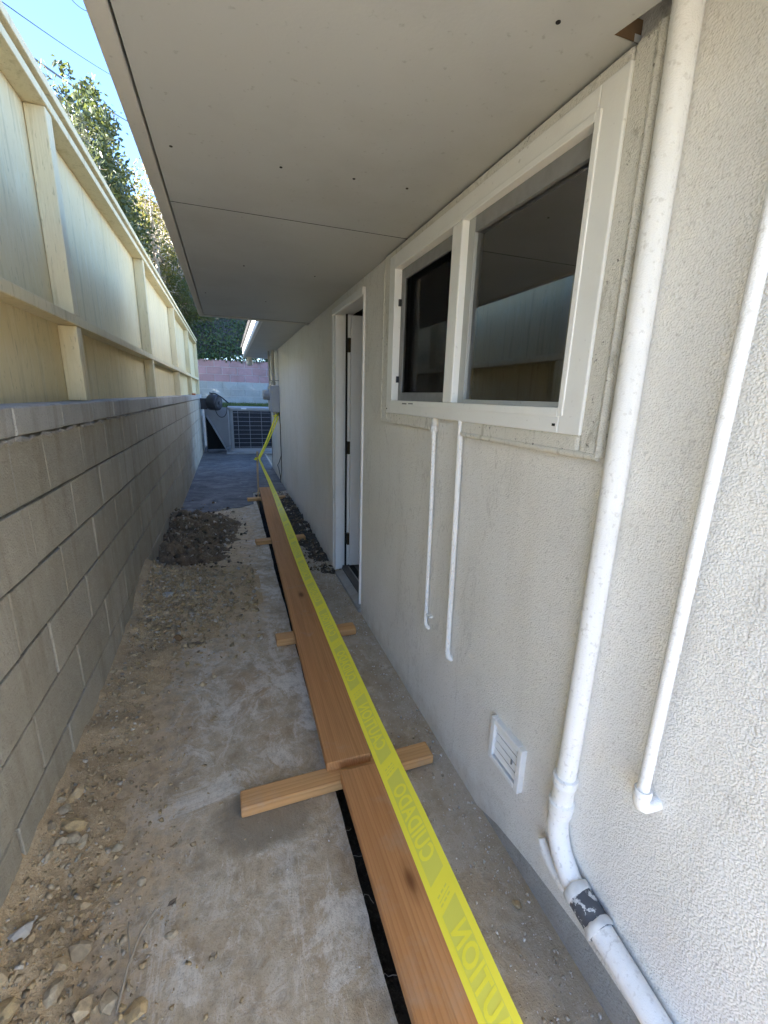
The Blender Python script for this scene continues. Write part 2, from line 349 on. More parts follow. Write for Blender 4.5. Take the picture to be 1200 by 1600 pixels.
# ------------------------------------------------------------------ mesh helpers
class MB:
    """collects shapes and links them as one mesh object"""
    def __init__(s): s.bm = bmesh.new()
    def box(s, x0, x1, y0, y1, z0, z1, mat=None):
        v = [s.bm.verts.new((x, y, z)) for x in (x0, x1) for y in (y0, y1) for z in (z0, z1)]
        for q in ((0, 1, 3, 2), (4, 6, 7, 5), (0, 4, 5, 1), (2, 3, 7, 6), (0, 2, 6, 4), (1, 5, 7, 3)):
            s.bm.faces.new([v[i] for i in q])
        if mat is not None: bmesh.ops.transform(s.bm, matrix=mat, verts=v)
        return s
    def prism(s, pts, axis, a, b):
        """polygon pts in the two other axes, extruded along axis from a to b"""
        def P(u, v, w):
            c = [0, 0, 0]; o = [i for i in range(3) if i != axis]; c[o[0]] = u; c[o[1]] = v; c[axis] = w; return c
        lo = [s.bm.verts.new(P(u, v, a)) for u, v in pts]; hi = [s.bm.verts.new(P(u, v, b)) for u, v in pts]
        s.bm.faces.new(lo); s.bm.faces.new(hi[::-1]); n = len(pts)
        for i in range(n): s.bm.faces.new((lo[i], hi[i], hi[(i + 1) % n], lo[(i + 1) % n]))
        return s
    def tube(s, pts, r, seg=14, cap=True, rough=0.0):
        pts = [Vector(p) for p in pts]; rs = r if isinstance(r, (list, tuple)) else [r] * len(pts); rings = []
        up = None
        for i, p in enumerate(pts):
            d = (pts[min(i + 1, len(pts) - 1)] - pts[max(i - 1, 0)]).normalized()
            if up is None: up = d.orthogonal().normalized()
            up = (up - d * up.dot(d)); up = up.normalized() if up.length > 1e-6 else d.orthogonal().normalized()
            sd = d.cross(up)
            rings.append([s.bm.verts.new(p + (up * math.cos(2 * PI * k / seg) + sd * math.sin(2 * PI * k / seg)) * rs[i] * (1 + random.uniform(-rough, rough))) for k in range(seg)])
        for a, b in zip(rings, rings[1:]):
            for k in range(seg): s.bm.faces.new((a[k], a[(k + 1) % seg], b[(k + 1) % seg], b[k]))
        if cap: s.bm.faces.new(rings[0][::-1]); s.bm.faces.new(rings[-1])
        return s
    def lathe(s, prof, origin, axis, seg=24):
        """prof: (radius, distance along axis)"""
        ax = Vector(axis).normalized(); u = ax.orthogonal().normalized(); w = ax.cross(u); o = Vector(origin); rings = []
        for r, d in prof:
            rings.append([s.bm.verts.new(o + ax * d + (u * math.cos(2 * PI * k / seg) + w * math.sin(2 * PI * k / seg)) * max(r, 1e-4)) for k in range(seg)])
        for a, b in zip(rings, rings[1:]):
            for k in range(seg): s.bm.faces.new((a[k], a[(k + 1) % seg], b[(k + 1) % seg], b[k]))
        s.bm.faces.new(rings[0][::-1]); s.bm.faces.new(rings[-1]); return s
    def build(s, name, mat, parent=None, smooth=False, bevel=0, origin=None, seg=2):
        bmesh.ops.recalc_face_normals(s.bm, faces=s.bm.faces)
        if origin is not None: bmesh.ops.translate(s.bm, vec=-Vector(origin), verts=s.bm.verts)
        me = bpy.data.meshes.new(name); s.bm.to_mesh(me); s.bm.free()
        if smooth:
            me.polygons.foreach_set("use_smooth", [True] * len(me.polygons))
            me.set_sharp_from_angle(angle=math.radians(40))
        return link(name, me, mat, parent, bevel, origin, seg)

def link(name, me, mat, parent=None, bevel=0, origin=None, seg=2):
    o = bpy.data.objects.new(name, me); COL.objects.link(o)
    if mat and not me.materials: me.materials.append(M[mat])
    if origin is not None: o.location = origin
    if parent is not None:
        o.parent = parent; o.matrix_parent_inverse = world_of(parent).inverted()
    if bevel:
        b = o.modifiers.new("edge", 'BEVEL'); b.width = bevel; b.segments = seg; b.limit_method = 'ANGLE'; b.angle_limit = math.radians(35)
    return o
def world_of(o):
    m = Matrix.LocRotScale(o.location, o.rotation_euler, o.scale)
    return world_of(o.parent) @ o.matrix_parent_inverse @ m if o.parent else m
def mesh_np(name, verts, faces, mat, parent=None, smooth=False):
    me = bpy.data.meshes.new(name); verts = np.asarray(verts, np.float32); faces = np.asarray(faces, np.int32); k = faces.shape[1]
    me.vertices.add(len(verts)); me.vertices.foreach_set("co", verts.ravel())
    me.loops.add(faces.size); me.loops.foreach_set("vertex_index", faces.ravel())
    me.polygons.add(len(faces)); me.polygons.foreach_set("loop_start", np.arange(0, faces.size, k, dtype=np.int32))
    me.update(calc_edges=True); me.validate()
    if smooth: me.polygons.foreach_set("use_smooth", [True] * len(me.polygons))
    return link(name, me, mat, parent)
def thing(name, label, cat, loc=(0, 0, 0), group=None):
    o = bpy.data.objects.new(name, None); COL.objects.link(o); o.location = loc
    o.empty_display_size = .1
    return tag(o, label, cat, group)
def tag(o, label, cat, group=None):
    o['label'] = label; o['category'] = cat
    if group: o['group'] = group
    return o
def kind(o, k): o['kind'] = k; return o
def fbm(x, y, s, o=5): return mnoise.fractal(Vector((x * s, y * s, .37)), 1.0, 2.0, o)

XL, XR, ZC, ZS = -.622, .759, 1.341, 2.045      # block wall face, house wall face, top of block wall, soffit

# ------------------------------------------------------------------ ground
TY0, TY1 = -2.5, 6.35                           # trench
g = MB()
for (x0, x1, y0, y1) in ((-80, -.80, -80, 200), (.79, 80, -80, 200), (-.80, .79, -80, -3.0), (-.80, .79, 13.0, 200)):
    v = [g.bm.verts.new(c) for c in ((x0, y0, -.03), (x1, y0, -.03), (x1, y1, -.03), (x0, y1, -.03))]; g.bm.faces.new(v)
kind(g.build("ground", "yard_soil"), 'structure')
kind(MB().box(-7, 9, -16, -3.001, -.15, -.004).build("bounce_driveway", "asphalt"), 'structure')  # unseen paving added behind the camera to bounce sunlight into the walk
# concrete walk: left slab with a broken edge along the trench, right strip by the house
def edge(x, amp, y0, y1, step=.03):
    out = []
    for i in range(int((y1 - y0) / step) + 1):
        y = y0 + i * step
        out.append((x + amp * (fbm(y, 3.3, 2.2, 6) + .5 * fbm(y, 8.1, 14, 3)), y))
    return out
le = edge(.287, .006, TY0, TY1)
poly = [(-.80, -3.0), (.60, -3.0), (.60, TY0)] + le + [(.50, TY1 + .05), (.50, 13.0), (-.80, 13.0)]
kind(MB().prism(poly, 2, -.12, 0.0).build("concrete_walk", "concrete"), 'structure')
re_ = edge(.50, .010, TY0, TY1 + .05)
poly = [(.60, TY0 - .02)] + [(.52, TY0)] + re_ + [(.504, 13.0), (.80, 13.0), (.80, TY0 - .02)]
kind(MB().prism(poly, 2, -.12, -.004).build("concrete_strip", "concrete"), 'structure')
# trench soil (walls and floor)
vs, fs = [], []; ny, nx = 260, 22
for j in range(ny + 1):
    for i in range(nx + 1):
        u = i / nx; x = .255 + .30 * u; y = TY0 - .1 + (TY1 + .25 - TY0) * j / ny
        d = -.30 + .27 * (abs(u - .5) * 2) ** 4 + .03 * fbm(x, y, 9)
        e_ = max(0, (y - 5.75) / .55); d = d * (1 - min(1, e_)) - .012 * min(1, e_) + .012 * fbm(x, y, 16) * min(1, e_)
        vs.append((x, y, min(d, -.006)))
for j in range(ny):
    for i in range(nx):
        a = j * (nx + 1) + i; fs.append((a, a + 1, a + nx + 2, a + nx + 1))
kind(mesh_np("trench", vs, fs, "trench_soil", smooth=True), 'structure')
# dark asphalt at the far end
fe = [(x, 5.55 + .45 * (x + .1) + .16 * fbm(x, 1.0, 4)) for x in np.linspace(-.62, .24, 30)]
poly = fe + [(.27, 6.44), (.40, 6.50), (.62, 6.46), (.757, 6.52), (.757, 12.6), (-.62, 12.6)]
kind(MB().prism(poly, 2, .001, .007).build("asphalt", "asphalt"), 'structure')

# heaps of spoil
def heap(name, mat, x0, x1, y0, y1, step, hf, lowest=-.006):
    nx, ny = int((x1 - x0) / step), int((y1 - y0) / step)
    H = np.array([[hf(x0 + i * step, y0 + j * step) for i in range(nx + 1)] for j in range(ny + 1)])
    vs = [(x0 + i * step, y0 + j * step, max(H[j, i], lowest)) for j in range(ny + 1) for i in range(nx + 1)]
    fs = []
    for j in range(ny):
        for i in range(nx):
            if H[j:j + 2, i:i + 2].max() > lowest + .001:
                a = j * (nx + 1) + i; fs.append((a, a + 1, a + nx + 2, a + nx + 1))
    o = mesh_np(name, vs, fs, mat, smooth=True); o['kind'] = 'stuff'; return o
def gs(v, c, s): return math.exp(-((v - c) / s) ** 2)
def h_tan(x, y):
    h = .20 * math.exp(-max(0, x + .60) / .25) * (gs(y, 3.28, .30) if y > 3.28 else gs(y, 3.28, .55))
    h += .045 * gs(x, -.22, .26) * gs(y, 3.1, .45)
    h += .055 * math.exp(-(x + .62) / .05) * (.5 + .8 * gs(y, 1.0, .8) + .5 * fbm(y, 2.0, 1.5))
    h += .030 * gs(x, -.58, .17) * (gs(y, .85, .75) + gs(y, 1.9, .8) + gs(y, 2.5, .4))
    n = fbm(x, y, 7, 6)
    return h + .018 * n * min(1, h / .03 + .2) + .006 * fbm(x + 9, y, 40, 3) * min(1, h / .02) - .0125
def h_dark(x, y):
    h = .15 * gs(x, -.50, .30) * (gs(y, 4.75, .45) + .95 * gs(y, 3.98, .40)) + .07 * gs(x, -.18, .16) * gs(y, 4.75, .42)
    h *= 1 + .5 * fbm(x, y, 5, 4)
    return h + .05 * fbm(x, y, 10, 5) * min(1, h / .05) + .014 * fbm(x, y + 5, 34, 3) * min(1, h / .03) - .022
def h_right(x, y):
    h = (.055 * gs(x, .68, .15) * (gs(y, 5.2, .8) + .7 * gs(y, 4.3, .35)) + .02 * gs(x, .72, .10) * gs(y, 3.6, .5)) * (0 if x < .49 else 1)
    return h + .05 * fbm(x, y, 9, 5) * min(1, h / .04) - .016
def h_scat(x, y):
    return 0.0
heap("dirt_heap", "dirt_tan", -.635, .16, -.4, 3.9, .0125, h_tan)
heap("dark_soil_heap", "dirt_dark", -.635, .14, 3.4, 5.9, .0125, h_dark)
heap("black_soil_strip", "dirt_black", .47, .765, 3.0, 6.7, .0125, h_right, -.009)

# pebbles: small convex chips, one mesh per spread
def rock_verts(n, sq=.62):
    d = rng.normal(size=(n, 3)); d /= np.linalg.norm(d, axis=1)[:, None]
    return d * rng.uniform(.75, 1.0, (n, 1)) * np.array([1, rng.uniform(.6, 1), sq * rng.uniform(.6, 1.1)])
def hull_mesh(n):
    bm = bmesh.new(); vs = [bm.verts.new(v) for v in rock_verts(n)]
    r = bmesh.ops.convex_hull(bm, input=vs)
    bmesh.ops.delete(bm, geom=[v for v in bm.verts if not v.link_faces], context='VERTS')
    bmesh.ops.triangulate(bm, faces=bm.faces); bm.verts.index_update()
    V = np.array([v.co[:] for v in bm.verts]); Fc = np.array([[v.index for v in f.verts] for f in bm.faces]); bm.free(); return V, Fc
PEB = [hull_mesh(9) for _ in range(14)]
def rot_rand(k=1.0):
    q = Quaternion((random.gauss(0, 1), random.gauss(0, .35), random.gauss(0, .35), random.gauss(0, 1))).normalized()
    return np.array(q.to_matrix())
def scatter(name, mat, n, pick, size, hf):
    VS, FS, b = [], [], 0
    for _ in range(n):
        x, y = pick(); s = size(); V, Fc = random.choice(PEB)
        z = max(hf(x, y), 0) + s * random.uniform(.0, .35)
        W = (V * s) @ rot_rand().T + np.array([x, y, z]); VS.append(W); FS.append(Fc + b); b += len(W)
    o = mesh_np(name, np.vstack(VS), np.vstack(FS), mat); o['kind'] = 'stuff'; return o
def inx(a, b): return min(b, max(a, random.uniform(a, b)))
def clampx(x, lo=-.612, hi=.27): return min(hi, max(lo, x))
def p_wall():
    y = random.uniform(.2, 3.0) if random.random() < .75 else random.gauss(.85, .35)
    return clampx(-.61 + abs(random.gauss(0, .17 if y < 2.2 else .24)), hi=.2), y
def p_heap():
    return clampx(-.58 + abs(random.gauss(0, .30)), hi=.1), random.gauss(3.0, .32)
def p_dark():
    return clampx(random.gauss(-.38, .20), hi=.1), random.gauss(4.45, .52)
def p_right(): return random.uniform(.51, .745), random.uniform(3.3, 6.4)
def p_strip(): return .748 - abs(random.gauss(0, .10)), random.uniform(.15, 3.6)
def p_all(): return random.uniform(-.6, .27), random.uniform(.3, 5.6)
small = lambda a, b: (lambda: a * (b / a) ** (random.random() ** 1.8))
scatter("wall_gravel", "pebble", 5200, p_wall, small(.0025, .016), h_tan)
scatter("heap_gravel", "pebble", 4200, p_heap, small(.005, .032), h_tan)
scatter("soil_clods", "clod", 1900, p_dark, small(.006, .042), h_dark)
scatter("strip_clods", "clod", 1100, p_right, small(.005, .034), h_right)
scatter("strip_gravel", "chip_grey", 2600, lambda: (max(.51, (lambda q: q[0])(p_strip())), random.uniform(.15, 3.6)), small(.0015, .009), h_scat)
scatter("walk_grit", "chip_grey", 900, p_all, small(.0015, .006), lambda x, y: 0)

b = MB()
for yy in (.62, .70, .88, 1.02, 1.12, .56):
    pts = [(.284, yy, -.02)]
    for k in range(4): pts.append((pts[-1][0] + random.uniform(.003, .012), pts[-1][1] + random.uniform(-.012, .012), pts[-1][2] + random.uniform(-.012, .010)))
    b.tube(pts, .0009, 5)
kind(b.build("root_hairs", "bark_pale"), 'stuff')
# stones one can point at
STN = []
for k in range(6):
    V, Fc = hull_mesh(34); me = bpy.data.meshes.new("stone")
    me.from_pydata(V.tolist(), [], Fc.tolist()); me.materials.append(M["stone"]); STN.append(me)
def stone(x, y, s, label, group=None, mat=None, flat=1.0, me=None, hf=None):
    me = me or random.choice(STN)
    if mat:
        me = me.copy(); me.materials.clear(); me.materials.append(M[mat])
    o = bpy.data.objects.new("stone", me); COL.objects.link(o)
    hz = max(0, (hf or h_tan)(x, y))
    s *= .85
    o.location = (max(x, XL + s * .75), y, hz + s * .14 * flat); o.scale = (s, s * random.uniform(.75, 1.05), s * flat)
    o.rotation_euler = (random.gauss(0, .22), random.gauss(0, .22), random.uniform(0, 6.3))
    return tag(o, label, "stone", group)
GS = "loose tan stones along the foot of the block wall"
LS = "loose tan stone lying in the dirt along the block wall"
for (x, y, s) in ((-.57, 1.46, .042), (-.545, 1.33, .052), (-.595, 1.315, .026), (-.585, 1.385, .030), (-.53, 1.285, .034), (-.44, .98, .040), (-.475, .955, .034),
                  (-.40, .855, .036), (-.47, .90, .036), (-.35, .85, .036), (-.285, .815, .034), (-.41, 1.25, .022), (-.505, 1.27, .028), (-.56, 1.27, .028), (-.575, 1.225, .022),
                  (-.55, .88, .036), (-.53, .82, .030), (-.585, .93, .034), (-.50, .78, .042), (-.44, .76, .036), (-.58, .77, .04), (-.38, .76, .030)):
    if y > 1.1: stone(x, y, s, "tan stone clustered at the block wall's foot level with the nearest cross board", "tan stones clustered at the wall foot")
    else: stone(x, y, s, "broken tan stone in the dirt at the lower left corner of the walk", "broken tan stones in the lower left corner")
for _ in range(44):
    x, y = p_wall(); stone(x, y, random.uniform(.012, .024), LS, GS)
for _ in range(34):
    x, y = p_heap(); stone(x, y, random.uniform(.018, .034), "angular stone lying on the tan dirt heap by the block wall", "angular stones on the tan dirt heap")
stone(-.355, 2.50, .040, "rust brown stone lying alone on the concrete before the dirt heap", mat="rust_stone")
stone(-.45, 2.95, .052, "flat pale grey slab of stone on the front of the dirt heap", mat="slate_blue", flat=.6)
stone(-.575, 1.035, .040, "blue grey lump at the foot of the block wall", mat="slate_blue")
stone(.70, .72, .020, "small tan stone lying against the foot of the stucco wall under the pipe", mat="stone", hf=h_scat)
stone(.55, .405, .022, "orange brown stone between caution tape and house footing", mat="orange_clay", hf=h_scat)
# dry twigs and a curled leaf
tw = MB().tube([(-.325, .82, .012), (-.315, .90, .022), (-.30, .97, .014), (-.27, 1.02, .016)], .0028, 6).tube([(-.312, .91, .02), (-.33, .98, .02), (-.335, 1.01, .012)], .002, 6)
tag(tw.build("twig", "bark_pale"), "dry forked twig lying on the dirt in front of the block wall", "twig")
def dry_leaf(x, y, z, rz, label, s=.022):
    b = MB(); L = [(-1, 0, .1), (-.3, .38, .25), (.5, .25, .2), (1, 0, .35), (.5, -.25, .18), (-.3, -.38, .22)]
    v = [b.bm.verts.new(c) for c in L]; m0 = b.bm.verts.new((0, 0, 0))
    for i in range(6): b.bm.faces.new((v[i], v[(i + 1) % 6], m0))
    o = b.build("dry_leaf", "bark"); o.scale = (s, s, s); o.location = (x, y, z); o.rotation_euler = (.2, .3, rz)
    return tag(o, label, "leaf")
dry_leaf(-.232, 1.03, .004, .8, "small brown curled leaf on the concrete beyond the twig", .016)
dry_leaf(-.24, 2.42, .004, .3, "long thin dry leaf beside the rust brown stone", .03)
dry_leaf(.055, 3.30, .004, 1.9, "dark dry leaf on the concrete beside the dark soil", .022)

# ------------------------------------------------------------------ block wall on the left
CH, BL = .2072, .42
wall = thing("block_wall", "grey concrete block wall with capping along the left of the walk", "wall", (XL, 4, 0))
core = MB().box(XL - .19, XL - .010, -.47, 12.2, -.3, ZC - .105).build("mortar", "mortar", wall)
def chamfer_box(sx, sy, sz, b, jit=0.0):
    bm = bmesh.new(); v = []
    for x in (-1, 1):
        for y in (-1, 1):
            for z in (-1, 1): v.append(bm.verts.new((x * sx / 2 + random.uniform(-jit, jit) * .6, y * sy / 2 + random.uniform(-jit, jit), z * sz / 2 + random.uniform(-jit, jit))))
    for q in ((0, 1, 3, 2), (4, 6, 7, 5), (0, 4, 5, 1), (2, 3, 7, 6), (0, 2, 6, 4), (1, 5, 7, 3)): bm.faces.new([v[i] for i in q])
    bmesh.ops.recalc_face_normals(bm, faces=bm.faces)
    ed = [e for e in bm.edges if all(vv.co.x > 0 for vv in e.verts)]
    bmesh.ops.bevel(bm, geom=ed, offset=b, segments=1, affect='EDGES')
    me = bpy.data.meshes.new("block"); bm.to_mesh(me); bm.free(); return me
def place(me, name, loc, parent, mat=None, sc=(1, 1, 1), rot=(0, 0, 0)):
    if mat and not me.materials: me.materials.append(M[mat])
    o = bpy.data.objects.new(name, me); COL.objects.link(o); o.location = loc; o.scale = sc; o.rotation_euler = rot
    if parent: o.parent = parent; o.matrix_parent_inverse = world_of(parent).inverted()
    return o
BM_ = [chamfer_box(.18, BL - .010, CH - .009, .0025, .0018) for _ in range(5)]
for c in range(6):
    z = CH * (c + .5) + .0025; off = -.26 + (.205 if c % 2 else .0)
    y = off
    while y + BL / 2 < 12.25:
        w = 1.0
        if y + BL / 2 > 12.2: break
        place(random.choice(BM_), "block", (XL - .09 + random.uniform(-.0022, .0015), y + random.uniform(-.002, .002), z), wall, "block_grey", rot=(random.uniform(-.003, .003), 0, random.uniform(-.003, .003)))
        y += BL
    if c % 2 == 0: place(random.choice(BM_), "block", (XL - .09, 12.2 - (12.2 - y + BL / 2) / 2 if False else 12.09, z), wall, "block_grey", sc=(1, .5, 1))
CAPM = [chamfer_box(.205, BL - .007, .088, .005, .0025) for _ in range(4)]
for m in CAPM: m.name = "cap_block"
y = -.26
while y < 12.05:
    place(random.choice(CAPM), "cap_block", (XL - .096 + random.uniform(-.001, .003), y, ZC - .044 + random.uniform(-.002, .001)), wall, "cap_grey", rot=(random.uniform(-.003, .003), 0, random.uniform(-.004, .004)))
    y += BL
# smear of mortar squeezed out below the capping, and a cement fillet at the foot
b = MB()
yy = .9
while yy < 4.2:
    L = random.uniform(.05, .22)
    pts = [(XL - .002 + random.uniform(0, .004), yy + L * k / 5, ZC - .098 + random.uniform(-.007, .005)) for k in range(6)]
    b.tube(pts, [.002] + [random.uniform(.003, .010) for _ in range(4)] + [.002], 7, rough=.45); yy += L * random.uniform(.9, 1.5)
b.build("mortar_smear", "mortar_wet", wall)
ft = [(XL + .012 + .008 * fbm(y, 1, 3), y) for y in np.linspace(.6, 3.0, 40)]
MB().prism([(XL - .01, .6)] + ft + [(XL - .01, 3.0)], 2, -.05, .018).build("cement_fillet", "cap_grey", wall)
o = MB().box(-.66, -.60, 9.55, 9.75, ZC - .002, ZC + .035).build("brick_fragment", "orange_clay", None, bevel=.004)
tag(o, "orange clay brick fragment lying on top of the block wall below the fence", "brick")

# ------------------------------------------------------------------ fence standing on the wall
XF = -.652                                         # fence front plane
fence = thing("fence", "cream painted timber fence of panels and rails standing on the block wall", "fence", (XF, 4, ZC))
POSTS = [-.43, .27, 2.595, 4.89, 7.33, 9.75, 12.22]
RT, RB = 1.734, 1.688                             # middle rail
for yp in POSTS:
    for z0, z1 in ((ZC + .003, RB - .003), (RT + .003, 2.547)):
        a = random.uniform(-.003, .003)
        MB().box(XF - .082, XF - .004, yp - .038, yp + .038, z0, z1).build("post", "fence_paint", fence, bevel=.004, seg=2)
for i in range(len(POSTS) - 1):
    y0, y1 = POSTS[i], POSTS[i + 1]
    for z0, z1 in ((ZC + .003, RB + .01), (RT - .01, 2.57)):
        p0 = y0; w = (y1 - y0) / 2
        for k in range(2):
            MB().box(XF - .096, XF - .0842, p0 + .0008, p0 + w - .0008, z0 - .004, z1).build("panel", "fence_panel_paint", fence); p0 += w
        for yq in (y0 + .02, y0 + w, y1 - .02): MB().box(XF - .118, XF - .0962, yq - .04, yq + .04, z0, z1).build("batten", "fence_paint", fence)  # unseen battens added behind the panels to stop sun leaking through the seams
    MB().box(XF - .084, XF, y0 + .0015, y1 - .0015, RB, RT).build("rail", "fence_paint", fence, bevel=.004)
    MB().box(XF - .084, XF + .004, y0 + .0015, y1 - .0015, 2.55, 2.588).build("rail", "fence_paint", fence, bevel=.004)
    MB().box(XF - .080, XF - .022, y0 + .0015, y1 - .0015, 2.590, 2.604).build("rail", "fence_paint", fence)
    MB().box(XF - .12, XF + .018, y0 + .0015, y1 - .0015, 2.606, 2.644).build("cap_board", "fence_paint", fence, bevel=.004)

# ------------------------------------------------------------------ house
YB, YE = -.55, 8.72
house = thing("house", "cream stucco house with low eave, window and door ajar along the walk", "house", (XR + .1, 4, 0))
WY0, WY1, WZ0, WZ1 = .805, 2.03, 1.355, 1.985      # window hole
DY0, DY1, DZ0, DZ1 = 2.525, 3.30, .035, 1.995       # door hole
w = MB(); xi = XR + .14
low = [(YB, .118), (.55, .118), (.75, .086), (.92, .045), (1.07, -.02), (WY0 + .4, -.02)]
w.prism(low + [(WY0 + .4, WZ0), (WY0, WZ0), (WY0, WZ1), (WY0 + .4, WZ1), (WY0 + .4, 2.30), (YB, 2.30)], 0, XR, xi)
w.prism([(WY0 + .4, -.02), (DY0, -.02), (DY0, 2.30), (WY0 + .4, 2.30), (WY0 + .4, WZ1), (WY1, WZ1), (WY1, WZ0), (WY0 + .4, WZ0)], 0, XR, xi)
w.prism([(DY0, DZ1), (DY1, DZ1), (DY1, -.02), (YE, -.02), (YE, 2.30), (DY0, 2.30)], 0, XR, xi)
w.box(xi - .14, 5.5, YE - .14, YE - .001, -.02, 2.295)     # far end wall
w.box(xi - .14, 5.5, YB + .001, YB + .14, .118, 2.295)
wallo = w.build("wall", "stucco", house)
MB().box(XR + .006, xi - .004, YB, 1.15, -.3, .120).build("foundation", "foundation", house)
MB().box(XR + .008, xi - .004, 1.151, YE - .004, -.3, -.015).build("foundation", "foundation", house)
# rooms behind the openings
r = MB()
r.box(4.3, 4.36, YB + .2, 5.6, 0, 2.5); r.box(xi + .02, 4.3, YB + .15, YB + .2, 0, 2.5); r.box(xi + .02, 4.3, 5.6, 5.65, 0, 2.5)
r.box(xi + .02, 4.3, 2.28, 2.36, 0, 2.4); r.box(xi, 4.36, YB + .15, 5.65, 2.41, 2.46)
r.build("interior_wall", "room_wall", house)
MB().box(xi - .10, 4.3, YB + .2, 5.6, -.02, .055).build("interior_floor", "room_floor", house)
# window
win = MB()
FX = XR - .026
for (a, c, d, e) in ((.775, .845, 1.33, 2.012), (1.998, 2.062, 1.33, 2.012), (.845, 1.998, 1.33, 1.386), (.845, 1.998, 1.953, 2.012)):
    win.box(FX, XR + .02, a, c, d, e)
win = win.build("window", "window_white", house, bevel=.003)
for (a, c, d, e) in ((.834, .850, 1.371, 1.967), (1.985, 2.005, 1.371, 1.967), (.850, 1.985, 1.368, 1.389), (.850, 1.985, 1.950, 1.967)):
    MB().box(FX - .003, XR + .010, a, c, d, e).build("frame", "window_white", win, bevel=.002)
MB().box(FX - .002, XR + .009, 1.385, 1.452, 1.389, 1.950).build("frame", "window_white", win, bevel=.004)
# right light: fixed glass with glazing beads
for (a, c, d, e) in ((.850, .862, 1.389, 1.950), (1.345, 1.385, 1.389, 1.950), (.862, 1.345, 1.389, 1.402), (.862, 1.345, 1.905, 1.950)):
    MB().box(XR - .004, XR + .030, a, c, d, e).build("sash", "gasket_grey" if d > 1.8 else "sash_grey", win, bevel=.002)
MB().box(XR + .008, XR + .012, .862, 1.345, 1.402, 1.905).build("glass_pane", "glass", win)
# left light: sash behind an insect screen
for (a, c, d, e) in ((1.455, 1.500, 1.389, 1.950), (1.945, 1.985, 1.389, 1.950), (1.500, 1.945, 1.389, 1.425), (1.500, 1.945, 1.905, 1.950)):
    MB().box(XR + .004, XR + .018, a, c, d, e).build("screen_frame", "gasket_grey", win, bevel=.002)
MB().box(XR + .010, XR + .011, 1.500, 1.945, 1.425, 1.905).build("insect_screen", "insect_screen", win)
MB().box(XR + .034, XR + .038, 1.452, 1.985, 1.389, 1.950).build("glass_pane", "glass", win)
for z in (1.80, 1.47): MB().box(XR - .008, XR + .006, 1.974, 1.986, z, z + .028).build("latch", "black_plastic", win)
MB().lathe([(.024, 0), (.024, .006), (.018, .012)], (XR + .046, 1.325, 1.63), (-1, 0, 0), 20).build("latch", "lamp_white", win, True)
# printed marks on the sill of the frame
MB().box(FX - .0038, FX - .0026, 1.79, 1.84, 1.374, 1.380).build("sticker", "gasket_grey", win)
MB().box(FX - .0038, FX - .0026, 1.72, 1.77, 1.376, 1.381).build("sticker", "gasket_grey", win)
for yy in (.855, 2.045): MB().box(FX - .0012, FX + .002, yy, yy + .010, 1.346, 1.352).build("weep_hole", "dark_gap", win)
# stucco band round the window
for (a, c, d, e) in ((.716, .779, 1.284, 2.040), (2.064, 2.150, 1.284, 2.040), (.779, 1.332, 1.284, 1.334), (1.53, 2.064, 1.284, 1.334), (.779, 2.064, 2.008, 2.040)):
    MB().box(XR - .021, XR + .004, a, c, d, e).build("stucco_band", "stucco_trim", house, bevel=.010, seg=3)
MB().tube([(XR - .016, .722, 1.288), (XR - .016, .722, 2.035)], .009, 10, rough=.12).tube([(XR - .016, .722, 1.289), (XR - .016, 1.332, 1.289)], .009, 10).build("bead", "stucco_trim", house, True)
MB().tube([(XR - .014, 1.56, 1.290), (XR - .014, 2.15, 1.290), (XR - .014, 2.150, 1.31), (XR - .014, 2.150, 2.03)], .009, 10).build("bead", "stucco_trim", house, True)
# door
door = MB()
door.box(XR - .014, XR + .045, 3.205, 3.297, .04, 1.95); door.box(XR - .014, XR + .045, DY0 + .003, 3.297, 1.951, 1.992)
door = door.build("door", "trim_white", house, bevel=.004)
MB().box(XR - .019, XR - .013, 3.262, 3.299, .042, 1.955).build("casing", "trim_white", door, bevel=.002)
MB().box(XR - .019, XR - .013, DY0 + .002, 3.299, 1.957, 1.994).build("casing", "trim_white", door, bevel=.002)
MB().box(XR + .046, xi - .02, 3.228, 3.296, .06, 1.97).build("jamb", "trim_white", door, bevel=.002)
MB().box(XR + .046, xi - .02, DY0 + .003, 3.228, 1.965, 1.993).build("jamb", "trim_white", door)
MB().box(XR + .066, XR + .078, 3.214, 3.228, .06, 1.965).build("stop", "dark_gap", door)  # near-black strip painted for the shade in the rabbet gap
MB().box(XR - .012, xi - .022, DY0 + .001, DY0 + .012, .06, 1.951).build("jamb", "trim_white", door)
leaf = MB().box(0, .745, -.044, 0, .07, 1.955).build("door_leaf", "door_white", door, bevel=.003, origin=None)
leaf.location = (XR + .100, 3.232, 0); leaf.rotation_euler = (0, 0, math.radians(-4))
leaf.matrix_parent_inverse = world_of(door).inverted()
for z in (1.71, .975, .245): MB().box(XR + .080, XR + .098, 3.196, 3.2275, z, z + .095).build("hinge", "bronze", door)
MB().prism([(XR - .016, .0), (XR - .016, .026), (XR + .10, .058), (XR + .10, .0)], 1, DY0 + .001, 3.204).build("threshold", "foundation", door, bevel=.003)
MB().box(XR + .101, xi - .005, DY0 + .002, 3.29, .056, .066).build("threshold", "dark_gap", door)

